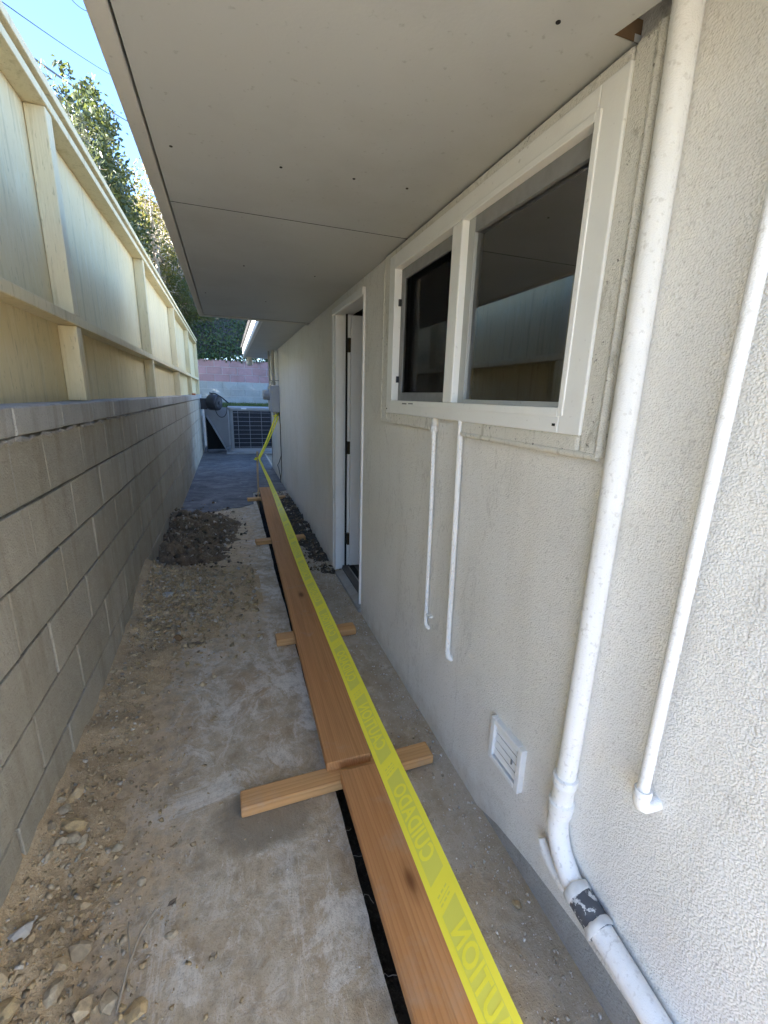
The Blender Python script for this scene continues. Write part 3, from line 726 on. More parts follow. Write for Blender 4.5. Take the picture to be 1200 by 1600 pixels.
# soffits
XS0 = -.150
def soffit(name, poly, z0, z1, mat="soffit_paint"): return MB().prism(poly, 2, z0, z1).build(name, mat, house)
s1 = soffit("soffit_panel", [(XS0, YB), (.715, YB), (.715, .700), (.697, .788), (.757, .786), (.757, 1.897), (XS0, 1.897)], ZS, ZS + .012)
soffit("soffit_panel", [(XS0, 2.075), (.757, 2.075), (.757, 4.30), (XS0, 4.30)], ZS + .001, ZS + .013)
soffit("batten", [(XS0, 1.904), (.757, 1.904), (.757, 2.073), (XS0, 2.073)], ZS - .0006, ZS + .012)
MB().box(XS0, .757, 1.8972, 1.9038, ZS + .0002, ZS + .0115).build("seam_shade_strip", "dark_gap", house)  # dark filler strips paint the shade of the soffit joints
MB().box(XS0, .757, 4.3002, 4.3095, ZS + .0006, ZS + .011).build("seam_shade_strip", "dark_gap", house)
MB().box(-.192, .757, 4.310, 4.40, ZS - .0035, ZS + .20).build("eave_end_board", "fascia_paint", house, bevel=.003)
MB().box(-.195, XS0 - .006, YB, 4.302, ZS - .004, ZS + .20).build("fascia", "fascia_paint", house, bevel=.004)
for (x, y) in ((.585, .803), (-.106, 1.511), (.187, 1.507), (.404, 1.489), (.577, 1.483), (.12, 2.62), (.50, 2.66), (.3, 3.5), (-.1, 3.4)):
    MB().lathe([(.0045, 0), (.0045, .002)], (x, y, ZS - .0012), (0, 0, 1), 10).build("nail_hole", "dark_gap", s1)
soffit("soffit_panel", [(.356, 4.402), (.757, 4.402), (.757, 6.147), (.356, 6.147)], ZS + .02, ZS + .032)
soffit("soffit_panel", [(.356, 6.153), (.757, 6.153), (.757, 9.07), (.356, 9.07)], ZS + .02, ZS + .032)
MB().box(.318, .354, 4.402, 9.10, ZS + .012, ZS + .19).build("fascia", "fascia_sunlit", house, bevel=.003)
MB().box(.354, 4.0, 9.072, 9.10, ZS + .012, ZS + .19).build("fascia", "fascia_sunlit", house)
# torn plywood edge and near-black sheet standing for the rafter void's shade at the hole by the pipe
MB().box(.697, .757, .7865, .7885, ZS, ZS + .035).build("torn_edge", "bare_plywood", house)
MB().box(-.14, xi - .01, YB + .02, 4.29, ZS + .17, ZS + .178).build("rafter_shade_sheet", "dark_gap", house)
# roof
rf = MB()
rf.prism([(-.24, ZS + .20), (.80, ZS + .36), (3.2, ZS + .75), (5.6, ZS + .36), (5.6, ZS + .32), (3.2, ZS + .70), (-.24, ZS + .155 + .045)], 1, YB - .3, 4.42)
rf.prism([(.28, ZS + .195), (.80, ZS + .275), (3.2, ZS + .65), (5.6, ZS + .28), (5.6, ZS + .24), (3.2, ZS + .61)], 1, 4.421, 9.2)
rf.build("roof", "roofing", house)

# ------------------------------------------------------------------ pipes on the wall
vent = thing("vent_pipe", "thick white painted drain pipe running down the wall right of the window", "pipe", (.73, .65, 0))
px = XR - .027
MB().tube([(px, .678, 2.30), (px, .668, 1.9), (px, .660, 1.2), (px, .656, .62), (px, .657, .50)], .0235, 20).build("pipe", "painted_pipe", vent, True)
MB().lathe([(.0250, 0), (.0300, .003), (.0300, .014), (.0272, .017), (.0288, .020), (.0288, .028), (.0262, .032), (.0262, .074), (.0312, .078), (.0312, .098), (.0290, .101), (.0298, .112), (.0270, .118)], (px, .657, .515), (0, 0, -1), 20).build("coupling", "painted_pipe", vent, True)
el = [(px, .657, .40), (px, .659, .37), (px - .001, .650, .335), (px - .002, .630, .300), (px - .003, .595, .268), (px - .003, .565, .256)]
MB().tube(el, .0262, 20).build("elbow", "painted_pipe", vent, True)
low = [Vector((px - .003, .574, .258)), Vector((px - .004, .36, .222)), Vector((px - .004, -1.2, -.05))]
dl = (low[1] - low[0]).normalized()
MB().tube([low[0] + dl * .07, low[1], low[1] + dl * 1.2], .0275, 20).build("pipe", "painted_pipe", vent, True)
MB().lathe([(.0315, .0), (.0320, .004), (.0320, .080), (.0310, .084)], low[0] + dl * .004, dl, 22).build("rubber_coupling", "rubber", vent, True)
for d0, d1 in ((-.006, .016), (.066, .084)):
    b = MB(); b.lathe([(.0322, d0), (.0345, d0 + .004), (.0345, d1 - .004), (.0322, d1)], low[0] + dl * .004, dl, 26)
    for v in b.bm.verts: v.co += Vector((random.uniform(-1, 1), random.uniform(-1, 1), random.uniform(-1, 1))) * .0014
    b.build("coupling_clamp", "caulk", vent, True)
MB().tube([(px + .004, .705, .255), (px + .002, .690, .238), (px, .66, .222), (px, .57, .206), (px, .52, .200)], [.010, .0125, .0125, .012, .010], 12, rough=.05).build("side_stub", "painted_pipe", vent, True)

sm = thing("small_pipe", "slim white painted pipe ending in an elbow at the wall, right of the thick pipe", "pipe", (.72, .46, .6))
qx = XR - .040
MB().tube([(qx, .470, 2.3), (qx, .467, 1.6), (qx, .466, 1.1), (qx, .463, .66)], .0112, 16).build("pipe", "painted_pipe", sm, True)
b = MB(); arc = [(qx, .463, .675), (qx, .463, .652), (qx + .004, .462, .642), (qx + .012, .461, .637), (qx + .022, .460, .636), (XR + .004, .459, .636)]
b.tube(arc, [.0145, .0150, .0152, .0150, .0142, .0140], 16, rough=.03); b.build("elbow", "painted_pipe", sm, True)
MB().lathe([(.0165, 0), (.0168, .012), (.015, .015)], (qx, .463, .664), (0, 0, 1), 18).build("collar", "painted_pipe", sm, True)

GC = "thin white conduits below the window"
c1 = thing("conduit", "thin white conduit under the window's left light, held by a small strap at its foot", "pipe", (XR, 1.52, .46), GC)
MB().tube([(XR - .016, 1.54, 1.292), (XR - .020, 1.522, 1.286), (XR - .020, 1.519, 1.24), (XR - .016, 1.512, .9), (XR - .015, 1.508, .475), (XR - .010, 1.503, .456), (XR, 1.495, .448)], .0088, 12, rough=.03).build("pipe", "painted_pipe", c1, True)
MB().box(XR - .018, XR + .002, 1.470, 1.506, .512, .520).build("strap", "painted_pipe", c1)
MB().lathe([(.014, 0), (.015, .01), (.011, .026)], (XR - .016, 1.530, 1.275), (0, 0, 1), 12).build("caulk_blob", "painted_pipe", c1, True)
c2 = thing("conduit", "thin white conduit under the window's right light, plain and slightly longer", "pipe", (XR, 1.32, .46), GC)
MB().tube([(XR - .018, 1.322, 1.335), (XR - .018, 1.318, 1.24), (XR - .017, 1.305, .75), (XR - .016, 1.300, .45)], .0105, 12, rough=.03).build("pipe", "painted_pipe", c2, True)
MB().tube([(XR - .016, 1.300, .462), (XR - .012, 1.298, .440), (XR + .002, 1.294, .428)], .012, 12, rough=.08).build("elbow", "painted_pipe", c2, True)

gr = thing("vent_grille", "square white plastic louvre vent low on the stucco wall", "vent", (XR, .9, .35))
b = MB()
for (a, c, d, e) in ((.826, .846, .272, .424), (.963, .983, .272, .424), (.846, .963, .272, .290), (.846, .963, .406, .424)): b.box(XR - .019, XR + .002, a, c, d, e)
b.build("frame", "grille_plastic", gr, bevel=.003)
MB().box(XR - .002, XR + .002, .846, .963, .290, .406).build("louvre_shade_panel", "dark_gap", gr)  # near-black panel paints the shade seen between the louvres
for k in range(4):
    z = .2960 + k * .0285
    MB().prism([(XR - .0120, z), (XR - .0095, z), (XR - .0045, z + .0175), (XR - .0070, z + .0185)], 1, .8465, .9625).build("louvre", "grille_plastic", gr)
MB().box(XR - .014, XR - .010, .872, .876, .335, .352).build("louvre_tab", "gasket_grey", gr)
for (y, z) in ((.836, .415), (.836, .282)): MB().lathe([(.004, 0), (.004, .0015)], (XR - .0155, y, z), (-1, 0, 0), 10).build("screw", "gasket_grey", gr)

bb = MB().box(1.02, 1.16, 1.13, 1.30, .92, 1.475).build("storage_box", "blue_plastic", None, bevel=.01)
tag(bb, "blue box inside the room behind the window's right pane", "box")
tb = thing("table", "dim table inside the room that carries the blue box", "table", (1.2, 1.0, 0))
MB().box(.95, 1.7, .6, 2.0, .88, .918).build("table_top", "room_wall", tb)
for (x, y) in ((1.0, .65), (1.65, .65), (1.0, 1.95), (1.65, 1.95)): MB().box(x - .025, x + .025, y - .025, y + .025, .056, .879).build("leg", "room_wall", tb)

# ------------------------------------------------------------------ electric meter at the far end of the wall
me_ = thing("electric_meter", "grey electric meter box with pipes at the far end of the stucco wall", "meter", (XR, 7.2, 1.2))
MB().box(.628, XR - .002, 7.06, 7.52, 1.13, 1.53).build("enclosure", "grey_enclosure", me_, bevel=.006)
MB().box(.622, .6275, 7.08, 7.50, 1.15, 1.51).build("cover", "grey_enclosure", me_, bevel=.002)
MB().lathe([(.085, 0), (.085, .03), (.075, .032), (.075, .085), (.06, .10)], (.622, 7.28, 1.39), (-1, 0, 0), 24).build("meter_glass", "grey_enclosure", me_, True)
for z in (1.23, 1.42): MB().box(.640, .66, 7.052, 7.0595, z, z + .035).build("hasp", "galvanised", me_)
MB().tube([(.680, 7.16, 1.54), (.680, 7.16, 2.05)], .024, 14).build("conduit", "galvanised", me_, True)
MB().lathe([(.034, 0), (.034, .05)], (.680, 7.16, 1.535), (0, 0, 1), 14).build("conduit_collar", "galvanised", me_, True)
MB().tube([(.640, 7.34, 1.53), (.640, 7.34, 2.05)], .014, 10).build("conduit", "galvanised", me_, True)
for y, xx in ((7.10, .722), (7.10, .745)): MB().tube([(xx, y, 1.53), (xx, y, 1.62), (xx, y, 2.04)], .0085, 10).build("conduit", "trim_white", me_, True)
MB().box(.63, XR, 7.09, 7.13, 1.600, 1.612).build("strap", "galvanised", me_)
MB().lathe([(.035, 0), (.035, .05), (.02, .075)], (.69, 7.12, 1.128), (0, 0, -1), 14).build("knockout_pipe", "galvanised", me_, True)
cb = MB().tube([(.748, 7.10, 1.13), (.75, 7.02, .95), (.75, 7.04, .68), (.75, 7.0, .47), (.742, 7.25, .33), (.735, 7.5, .235), (.742, 7.4, .20), (.745, 7.2, .10), (.735, 7.1, .012)], .006, 8)
cb.tube([(.75, 7.0, .47), (.75, 7.02, .25), (.745, 7.15, .05)], .005, 8)
tag(cb.build("cable", "cable_black", None, True), "thin black cable hanging down the far end of the stucco wall", "cable")
fl = thing("eave_lamp", "small pale lamp hanging under the far corner of the eave", "lamp", (.42, 8.9, ZS))
MB().lathe([(.05, 0), (.05, .02), (.03, .03)], (.42, 8.9, ZS + .019), (0, 0, -1), 18).build("base", "lamp_white", fl, True)
MB().lathe([(.035, 0), (.058, .03), (.064, .08), (.05, .12), (.02, .13)], (.42, 8.9, ZS - .008), (.1, -.2, -1), 18).build("lamp_shade", "lamp_white", fl, True)

# ------------------------------------------------------------------ planks, cross boards, stake, tape
def plank(name, x0, x1, y0, y1, z0, z1, label, mat, cat, group, rz=0.0, bev=.003, seed=0):
    cx, cyy = (x0 + x1) / 2, (y0 + y1) / 2
    b = MB(); nx, ny = 1, 1
    b.box(x0 - cx, x1 - cx, y0 - cyy, y1 - cyy, z0, z1)
    o = b.build(name, mat, None, bevel=bev); o.location = (cx, cyy, 0); o.rotation_euler = (0, 0, rz)
    return tag(o, label, cat, group)
GP, GB = "long planks laid over the trench", "cross boards under the planks"
BT = .041
# plank spans: far one runs from the joint to the stake, near one from the joint towards the viewer
pl1 = plank("plank", .272, .442, 1.292, 6.43, BT + .001, BT + .041, "long far plank running from the joint to the thin stake", "plank_wood", "plank", GP, 0)
pl1.rotation_euler = (0, 0, math.radians(-.95)); pl1.location.x = .3955
pl2 = plank("plank", .307, .482, -1.2, 1.246, BT + .001, BT + .041, "near plank running from the joint to the lower edge of the photo", "plank_wood", "plank", GP, 0)
def cross(xa, ya, xb, yb, wd, label, h=BT):
    L = math.hypot(xb - xa, yb - ya)
    b = MB().box(-L / 2, L / 2, -wd / 2, wd / 2, 0, h)
    o = b.build("cross_board", "block_wood", None, bevel=.006); o.location = ((xa + xb) / 2, (ya + yb) / 2, .0015); o.rotation_euler = (0, 0, math.atan2(yb - ya, xb - xa))
    return tag(o, label, "board", GB)
cross(-.040, 1.272, .685, 1.284, .078, "nearest cross board, long and knotty, under the joint of the two planks")
cross(.182, 2.300, .655, 2.303, .086, "cross board before the door sill, second from the near end")
cross(.172, 4.110, .650, 4.155, .088, "cross board beside the dark soil on the far half of the plank")
cross(.170, 5.930, .676, 5.985, .088, "farthest cross board, beside the thin stake")
stk = MB().box(-.011, .011, -.011, .011, -.25, .655).build("stake", "stake_wood", None, bevel=.002); stk.location = (.318, 6.03, 0); stk.rotation_euler = (0, .02, .2)
tag(stk, "thin wooden stake in the trench with yellow tape tied near its top", "stake")
st2 = MB().box(-.011, .011, -.011, .011, -.25, .60).build("stake", "stake_wood", None, bevel=.002); st2.location = (.40, -.9, 0)
tag(st2, "thin wooden stake holding the near end of the yellow tape", "stake")

TL = [(-.90, .385, .33), (.10, .362, .315), (.422, .362, .310), (.719, .366, .300), (1.252, .370, .295), (1.92, .377, .287), (2.806, .3765, .290), (3.412, .376, .330), (4.494, .365, .450), (5.285, .347, .52), (6.01, .336, .565)]
TR = [(-.93, .405, .33), (.08, .440, .315), (.396, .440, .310), (.693, .446, .300), (1.228, .446, .295), (1.90, .449, .287), (2.788, .444, .290), (3.393, .444, .330), (4.489, .400, .470), (5.282, .368, .545), (6.01, .350, .590)]
def spline(P, y):
    ys = [p[0] for p in P]; y = min(max(y, ys[0]), ys[-1]); i = max(0, min(len(P) - 2, int(np.searchsorted(ys, y)) - 1))
    def tan(k, c):
        a, b_ = max(k - 1, 0), min(k + 1, len(P) - 1); return (P[b_][c] - P[a][c]) / (P[b_][0] - P[a][0])
    h = ys[i + 1] - ys[i]; s = (y - ys[i]) / h; out = []
    for c in (1, 2):
        out.append((2 * s**3 - 3 * s**2 + 1) * P[i][c] + (s**3 - 2 * s**2 + s) * h * tan(i, c) + (-2 * s**3 + 3 * s**2) * P[i + 1][c] + (s**3 - s**2) * h * tan(i + 1, c))
    return out
def tape_pt(y, u, lift=0.0):
    a, b_ = spline(TL, y), spline(TR, y); x = a[0] + (b_[0] - a[0]) * u; z = a[1] + (b_[1] - a[1]) * u
    return (x, y, z + lift + .0016 * math.sin(9.3 * y) + .0011 * math.sin(23 * y + 1.2) * (u - .3))
tape = thing("caution_tape", "yellow caution tape with faint mirrored words stretched above the planks", "tape", (.40, 3, 0))
ysamp = np.linspace(-.88, 6.0, 230); vs, fs = [], []; K = 5
for y in ysamp:
    for k in range(K): vs.append(tape_pt(y, k / (K - 1)))
for j in range(len(ysamp) - 1):
    for k in range(K - 1): a = j * K + k; fs.append((a, a + 1, a + K + 1, a + K))
mesh_np("ribbon", vs, fs, "tape_yellow", tape, smooth=True)
# print: dark slanted bands with the words left out in yellow; we look at the back of the tape, so the words read mirrored
U0_, U1_ = .17, .79
def word_mesh(txt):
    cu = bpy.data.curves.new("lettering", 'FONT'); cu.body = txt; cu.offset = .03; cu.resolution_u = 3; cu.space_character = 1.06
    o = bpy.data.objects.new("lettering", cu); COL.objects.link(o)
    me = o.to_mesh(); V = np.array([v.co[:] for v in me.vertices]); polys = [list(p.vertices) for p in me.polygons]
    o.to_mesh_clear(); bpy.data.objects.remove(o); bpy.data.curves.remove(cu)
    V[:, 0] -= V[:, 0].min(); V[:, 1] -= V[:, 1].min(); V[:, 0] /= V[:, 0].max(); V[:, 1] /= V[:, 1].max()
    return V[:, :2], polys
WORDS = {w: word_mesh(w) for w in ("CAUTION", "CUIDADO")}
PER = .368; SH = .058
def slant(y, u): return y + SH * (u - .5)
bandv, bandf, letv, letf, tinyv, tinyf = [], [], [], [], [], []
for k in range(-3, 15):
    yb = .677 + k * PER; wname = "CUIDADO" if k % 2 == 0 else "CAUTION"
    if yb + .31 > 5.9 or yb < -.8: continue
    n = 16; base = len(bandv)
    for j in range(n + 1):
        for q in range(4):
            u = U0_ + (U1_ - U0_) * q / 3; s_ = j / n
            bandv.append(tape_pt(slant(yb + .307 * s_, u), u, .0008))
    for j in range(n):
        for q in range(3): a = base + j * 4 + q; bandf.append((a, a + 1, a + 5, a + 4))
    V, polys = WORDS[wname]; letv, letf = [], []; base = 0
    for (lx, ly) in V:
        u = U0_ + (U1_ - U0_) * (.04 + .92 * ly); letv.append(tape_pt(yb + .042 + .222 * lx + .034 * (u - .5), u, .0016))
    for p in polys: letf.append([base + i for i in p])
    me = bpy.data.meshes.new("lettering"); me.from_pydata(letv, [], letf); link("lettering", me, "tape_yellow", tape)
    # little lines of small print in the gap and a faint emblem line in the leading wedge
    for q, (g0, wd_) in enumerate(((.318, .004), (.327, .002), (.336, .004))):
        base = len(tinyv); segs = 9
        for j in range(segs + 1):
            u = .24 + .46 * j / segs
            for e in (0, 1): tinyv.append(tape_pt(slant(yb + g0 + wd_ * e, u), u, .0009))
        for j in range(segs):
            if q != 1 and j % 3 == 2: continue
            a = base + j * 2; tinyf.append((a, a + 1, a + 3, a + 2))
mesh_np("print_band", bandv, bandf, "tape_print", tape)
mesh_np("small_print", tinyv, tinyf, "tape_print", tape)
# tail from the stake to the meter pipe, folded into two narrow strands, and the knot
def strand(name, A, B, w0, w1, dz):
    vs, fs = [], []; A, B = Vector(A), Vector(B); n = 26
    for j in range(n + 1):
        s = j / n; p_ = A.lerp(B, s) + Vector((0, 0, -.03 * math.sin(PI * s) + dz)); a = .6 + 1.1 * s + .5 * math.sin(7 * s)
        wv = Vector((.80, -.25, -.45 + .25 * math.sin(5 * s))) * (w0 + (w1 - w0) * s) / 2
        vs += [tuple(p_ - wv), tuple(p_ + wv)]
    for j in range(n): fs.append((2 * j, 2 * j + 1, 2 * j + 3, 2 * j + 2))
    mesh_np(name, vs, fs, "tape_yellow", tape, smooth=True)
strand("tail", (.345, 6.02, .57), (.700, 7.06, 1.10), .022, .026, 0.0)
strand("tail", (.350, 6.03, .565), (.725, 7.04, 1.085), .020, .022, -.02)
MB().tube([(.690, 7.09, 1.075), (.725, 7.04, 1.09), (.735, 7.10, 1.11), (.69, 7.17, 1.085), (.655, 7.12, 1.07), (.690, 7.06, 1.08)], .010, 8).build("knot", "tape_yellow", tape, True)
b = MB()
b.tube([(.300, 6.03, .560), (.318, 6.008, .565), (.338, 6.03, .570), (.318, 6.052, .565), (.300, 6.03, .558)], .011, 8)
b.tube([(.316, 6.01, .56), (.300, 6.0, .545), (.285, 6.0, .558)], .008, 6); b.tube([(.318, 6.01, .56), (.325, 6.0, .53)], .007, 6)
b.build("knot", "tape_yellow", tape, True)

# ------------------------------------------------------------------ far end: air conditioner, reel, panel
ac = thing("air_conditioner", "grey outdoor air conditioner unit with dark wire grille at the end of the walk", "air conditioner", (.48, 11.3, 0))
ax0, ax1, ay0, ay1 = .0, .985, 10.95, 11.85
def rounded(x0, x1, y0, y1, r, n=6):
    pts = []
    for (cx, cyy, a0) in ((x0 + r, y0 + r, PI), (x1 - r, y0 + r, 1.5 * PI), (x1 - r, y1 - r, 0), (x0 + r, y1 - r, .5 * PI)):
        for k in range(n + 1): a = a0 + .5 * PI * k / n; pts.append((cx + r * math.cos(a), cyy + r * math.sin(a)))
    return pts
MB().prism(rounded(ax0, ax1, ay0, ay1, .11), 2, .09, 1.02).build("body", "unit_grey", ac, True)
MB().prism(rounded(ax0 - .02, ax1 + .02, ay0 - .025, ay1 + .02, .12), 2, 1.021, 1.085).build("lid", "unit_grey", ac, True, bevel=.012)
MB().prism(rounded(ax0 - .03, ax1 + .03, ay0 - .05, ay1 + .02, .12), 2, .035, .088).build("base_pan", "unit_grey", ac, True, bevel=.008)
MB().box(ax0 + .09, ax1 - .005, ay0 - .006, ay0 + .05, .135, 1.0).build("coil", "dark_coil", ac)
gb = []
for k in range(9): gb.append([(ax0 + .03, ay0 + .04, .16 + k * .1), (ax0 + .09, ay0 - .012, .16 + k * .1), (ax1 - .01, ay0 - .012, .16 + k * .1)])
for xx in (ax0 + .20, ax0 + .46, ax0 + .73): gb.append([(xx, ay0 - .014, .13), (xx, ay0 - .014, 1.01)])
for q in gb: MB().tube(q, .0042, 6).build("grille_wire", "wire_guard", ac)
MB().box(.28, .40, ay0 - .029, ay0 - .0255, 1.04, 1.07).build("nameplate", "trim_white", ac)
kind(MB().box(-.10, 1.25, 10.83, 12.0, -.02, .032).build("concrete_pad", "foundation", bevel=.008), 'structure')
sp_ = thing("metal_panel", "grey sheet metal panel with a slanting lower edge left of the air conditioner", "panel", (-.25, 11.3, 0))
MB().prism([(-.535, 1.06), (-.025, 1.06), (-.025, .10), (-.115, .13), (-.535, .86)], 1, 11.36, 11.375).build("sheet", "unit_grey", sp_)
A, Bv = Vector((-.50, 11.30, .87)), Vector((-.09, 11.22, .06)); d = (Bv - A)
mt = Matrix.Translation((A + Bv) / 2) @ d.to_track_quat('X', 'Z').to_matrix().to_4x4()
MB().box(-d.length / 2, d.length / 2, -.03, .03, -.012, .012, mt).build("strut", "grey_enclosure", sp_, bevel=.002)
MB().box(-.535, -.525, 11.30, 11.36, .0, 1.06).build("upright", "dark_gap", sp_)
MB().box(-.53, -.11, 11.50, 11.52, .05, 1.0).build("void_shade_sheet", "dark_gap", sp_)  # dark sheet added to stand for the shaded void below the panel

hr = thing("hose_reel", "black hose reel with a hanging hose loop at the block wall's far end", "hose reel", (-.5, 11, 1.2))
hx = Vector((.86, -.51, -.06)).normalized(); ho = Vector((-.40, 11.12, 1.185))
MB().lathe([(.08, -.02), (.165, 0), (.178, .02), (.178, .20), (.165, .225), (.10, .235)], ho, hx, 28).build("drum", "black_plastic", hr, True)
MB().lathe([(.135, 0), (.135, .008), (.04, .014), (.04, .03), (.015, .032)], ho + hx * .235, hx, 26).build("drum_face", "dark_coil", hr, True)
MB().box(-.605, -.46, 11.06, 11.14, 1.02, 1.27).build("bracket", "black_plastic", hr, bevel=.006)
MB().tube([ho + hx * .08 + Vector((0, 0, .17)), ho + hx * .08 + Vector((-.03, 0, .20)), ho + hx * .15 + Vector((-.0, 0, .205)), ho + hx * .3 + Vector((.0, 0, .14)), ho + hx * .42 + Vector((.04, 0, .02))], .016, 10).build("handle", "black_plastic", hr, True)
MB().tube([ho + hx * .1 + Vector((-.06, 0, .15)), ho + hx * .1 + Vector((-.07, 0, .23))], .010, 8).box(-.345, -.29, 11.08, 11.10, 1.408, 1.420).build("hose_guide", "black_plastic", hr)
lp = []
for k in range(15):
    a = PI * k / 14; lp.append(ho + hx * .26 + Vector((.13 * -math.cos(a) + .02, -.03, -.02 - .26 * math.sin(a) ** .8 - .04)))
MB().tube(lp, .008, 8).build("hose", "cable_black", hr, True)

# terrace, lawn and coloured block wall beyond
kind(MB().box(-6, 9, 12.62, 12.8, -.3, 1.02).build("terrace_edge", "foundation"), 'structure')
vs = [(-6, 12.8, 1.0), (9, 12.8, 1.0), (9, 14.05, 1.10), (-6, 14.05, 1.10)]
kind(mesh_np("lawn_soil", vs, [(0, 1, 2, 3)], "yard_soil"), 'structure')
N = 9000; bx = rng.uniform(-1.4, 2.2, N); by = rng.uniform(12.8, 14.0, N); bh = rng.uniform(.03, .075, N); an = rng.uniform(0, PI, N); bz = 1.0 + (by - 12.8) / 1.25 * .10
dx, dy = np.cos(an) * .006, np.sin(an) * .006; tx, ty = rng.normal(0, .015, N), rng.normal(0, .015, N)
V = np.stack([np.stack([bx - dx, by - dy, bz], 1), np.stack([bx + dx, by + dy, bz], 1), np.stack([bx + tx, by + ty, bz + bh], 1)], 1).reshape(-1, 3)
kind(mesh_np("grass", V, np.arange(3 * N).reshape(-1, 3), "grass_blade"), 'stuff')
fw = thing("far_wall", "block wall beyond the lawn, pink upper courses over pale blue grey ones", "wall", (0, 14.1, 1.1))
MB().box(-4.4, 6.0, 14.06, 14.24, .9, 2.315).build("mortar", "mortar_pale", fw)
pm = chamfer_box(.42 - .014, .18, .205 - .014, .004, .002); pm2 = chamfer_box(.42 - .014, .18, .205 - .014, .004, .002)
for rrow in range(6):
    for k in range(24):
        x = -4.1 + k * .42 + (.21 if rrow % 2 else 0)
        pink = rrow >= 3
        me = pm if pink else pm2
        place(me, "block", (x, 14.138 + random.uniform(-.003, .002), 1.10 + .205 * (rrow + .5)), fw, "block_pink" if pink else "block_blue", rot=(0, 0, 0))

# hillside with ivy, and the trees
def hill_z(x, y): return 2.3 + (y - 14.25) * .62 + .25 * fbm(x, y, .5, 3)
vs, fs = [], []; nx, ny = 40, 24
for j in range(ny + 1):
    for i in range(nx + 1): x = -14 + 26 * i / nx; y = 14.25 + 14 * j / ny; vs.append((x, y, hill_z(x, y)))
for j in range(ny):
    for i in range(nx): a = j * (nx + 1) + i; fs.append((a, a + 1, a + nx + 2, a + nx + 1))
kind(mesh_np("hillside", vs, fs, "dirt_black", smooth=True), 'structure')
def leaves(name, mat, P, size, parent, up=.3, slim=.5, jit=.35, droop=0.0):
    """leaf quads folded along the middle, at points P"""
    P = np.asarray(P); n = len(P)
    d = rng.normal(size=(n, 3)); d[:, 2] += up; d[:, 2] -= droop; d /= np.linalg.norm(d, axis=1)[:, None]
    s = rng.normal(size=(n, 3)); s -= d * (s * d).sum(1)[:, None]; s /= np.linalg.norm(s, axis=1)[:, None]
    nrm = np.cross(d, s); L = (size * .62 * rng.uniform(1 - jit, 1 + jit, n))[:, None]
    a = P; b_ = P + d * L * .5 + s * L * slim * .5 + nrm * L * .08; c = P + d * L; e = P + d * L * .5 - s * L * slim * .5 + nrm * L * .08
    V = np.stack([a, b_, c, e], 1).reshape(-1, 3); i = np.arange(n) * 4
    Fc = np.concatenate([np.stack([i, i + 1, i + 2], 1), np.stack([i, i + 2, i + 3], 1)])
    return mesh_np(name, V, Fc, mat, parent)
N = 9000
ix = rng.uniform(-2.2, 2.6, N); iy = 14.28 + rng.uniform(0, 1, N) ** 1.3 * 3.4
ip = np.array([(x, y, hill_z(x, y) + random.uniform(-.02, .16) - .0) for x, y in zip(ix, iy)])
hang = np.array([(random.uniform(-2.2, 2.6), 14.03 + random.uniform(-.05, .25), 2.385 + random.uniform(-.09, .08) + .05 * fbm(0, random.random() * 9, 1)) for _ in range(2600)])
iv = leaves("ivy", "leaf_ivy", np.vstack([ip, hang]), .10, None, .1, .85); iv['kind'] = 'stuff'

def tree(name, label, base, top, blobs, mat, n, size, bark="bark", trunk_r=.06, twigs=0, up=.3, slim=.5, droop=0, twig_r=.008, cat="tree"):
    t_ = thing(name, label, cat, base, "trees behind the fence" if cat == "tree" else None)
    base, top = Vector(base), Vector(top)
    b = MB(); m = base.lerp(top, .5) + Vector((random.uniform(-.15, .15), random.uniform(-.2, .2), 0))
    b.tube([base, base.lerp(m, .5), m, top], [trunk_r, trunk_r * .8, trunk_r * .6, trunk_r * .25], 8)
    P = []
    for (bx_, by_, bz_, rx, ry, rz) in blobs:
        c = Vector((bx_, by_, bz_)); st = base.lerp(top, random.uniform(.35, .7))
        b.tube([st, st.lerp(c, .55) + Vector((random.uniform(-.1, .1), random.uniform(-.15, .15), .1)), c], [trunk_r * .45, trunk_r * .3, trunk_r * .12], 6)
    b.build("trunk", bark, t_, True)
    w = np.array([rx * ry * rz for (_, _, _, rx, ry, rz) in blobs]) ** .67; w /= w.sum()
    for k, (bx_, by_, bz_, rx, ry, rz) in enumerate(blobs):
        q = max(8, int(2.2 * n * w[k]))
        nc = max(3, q // 26); cc = rng.normal(size=(nc, 3)); cc /= np.linalg.norm(cc, axis=1)[:, None]; cc *= rng.uniform(.45, 1, (nc, 1)) ** .5
        pts = cc[rng.integers(0, nc, q)] + rng.normal(0, .17, (q, 3)); P.append(pts * np.array([rx, ry, rz]) + np.array([bx_, by_, bz_]))
    P = np.vstack(P)
    if twigs:
        b = MB()
        for _ in range(twigs):
            k = random.randrange(len(blobs)); c = Vector(blobs[k][:3]); r_ = blobs[k][3:]
            a = base.lerp(top, random.uniform(.3, .8)) if random.random() < .4 else c + Vector((random.gauss(0, .5) * r_[0], random.gauss(0, .5) * r_[1], random.gauss(0, .5) * r_[2]))
            pts = [a]; dv = Vector((random.gauss(0, 1), random.gauss(0, 1), random.gauss(.7, .8))).normalized()
            L = random.uniform(.4, 1.1) * max(r_) * .8
            for s_ in range(5):
                dv = (dv + Vector((random.gauss(0, .4), random.gauss(0, .4), random.gauss(0, .35)))).normalized(); pts.append(pts[-1] + dv * L / 5)
            b.tube(pts, [twig_r * (1.3 - .2 * i) for i in range(6)], 5)
        b.build("twigs", bark, t_)["kind"] = "stuff"
    leaves("crown", mat, P, size, t_, up, slim, droop=droop)
    return t_
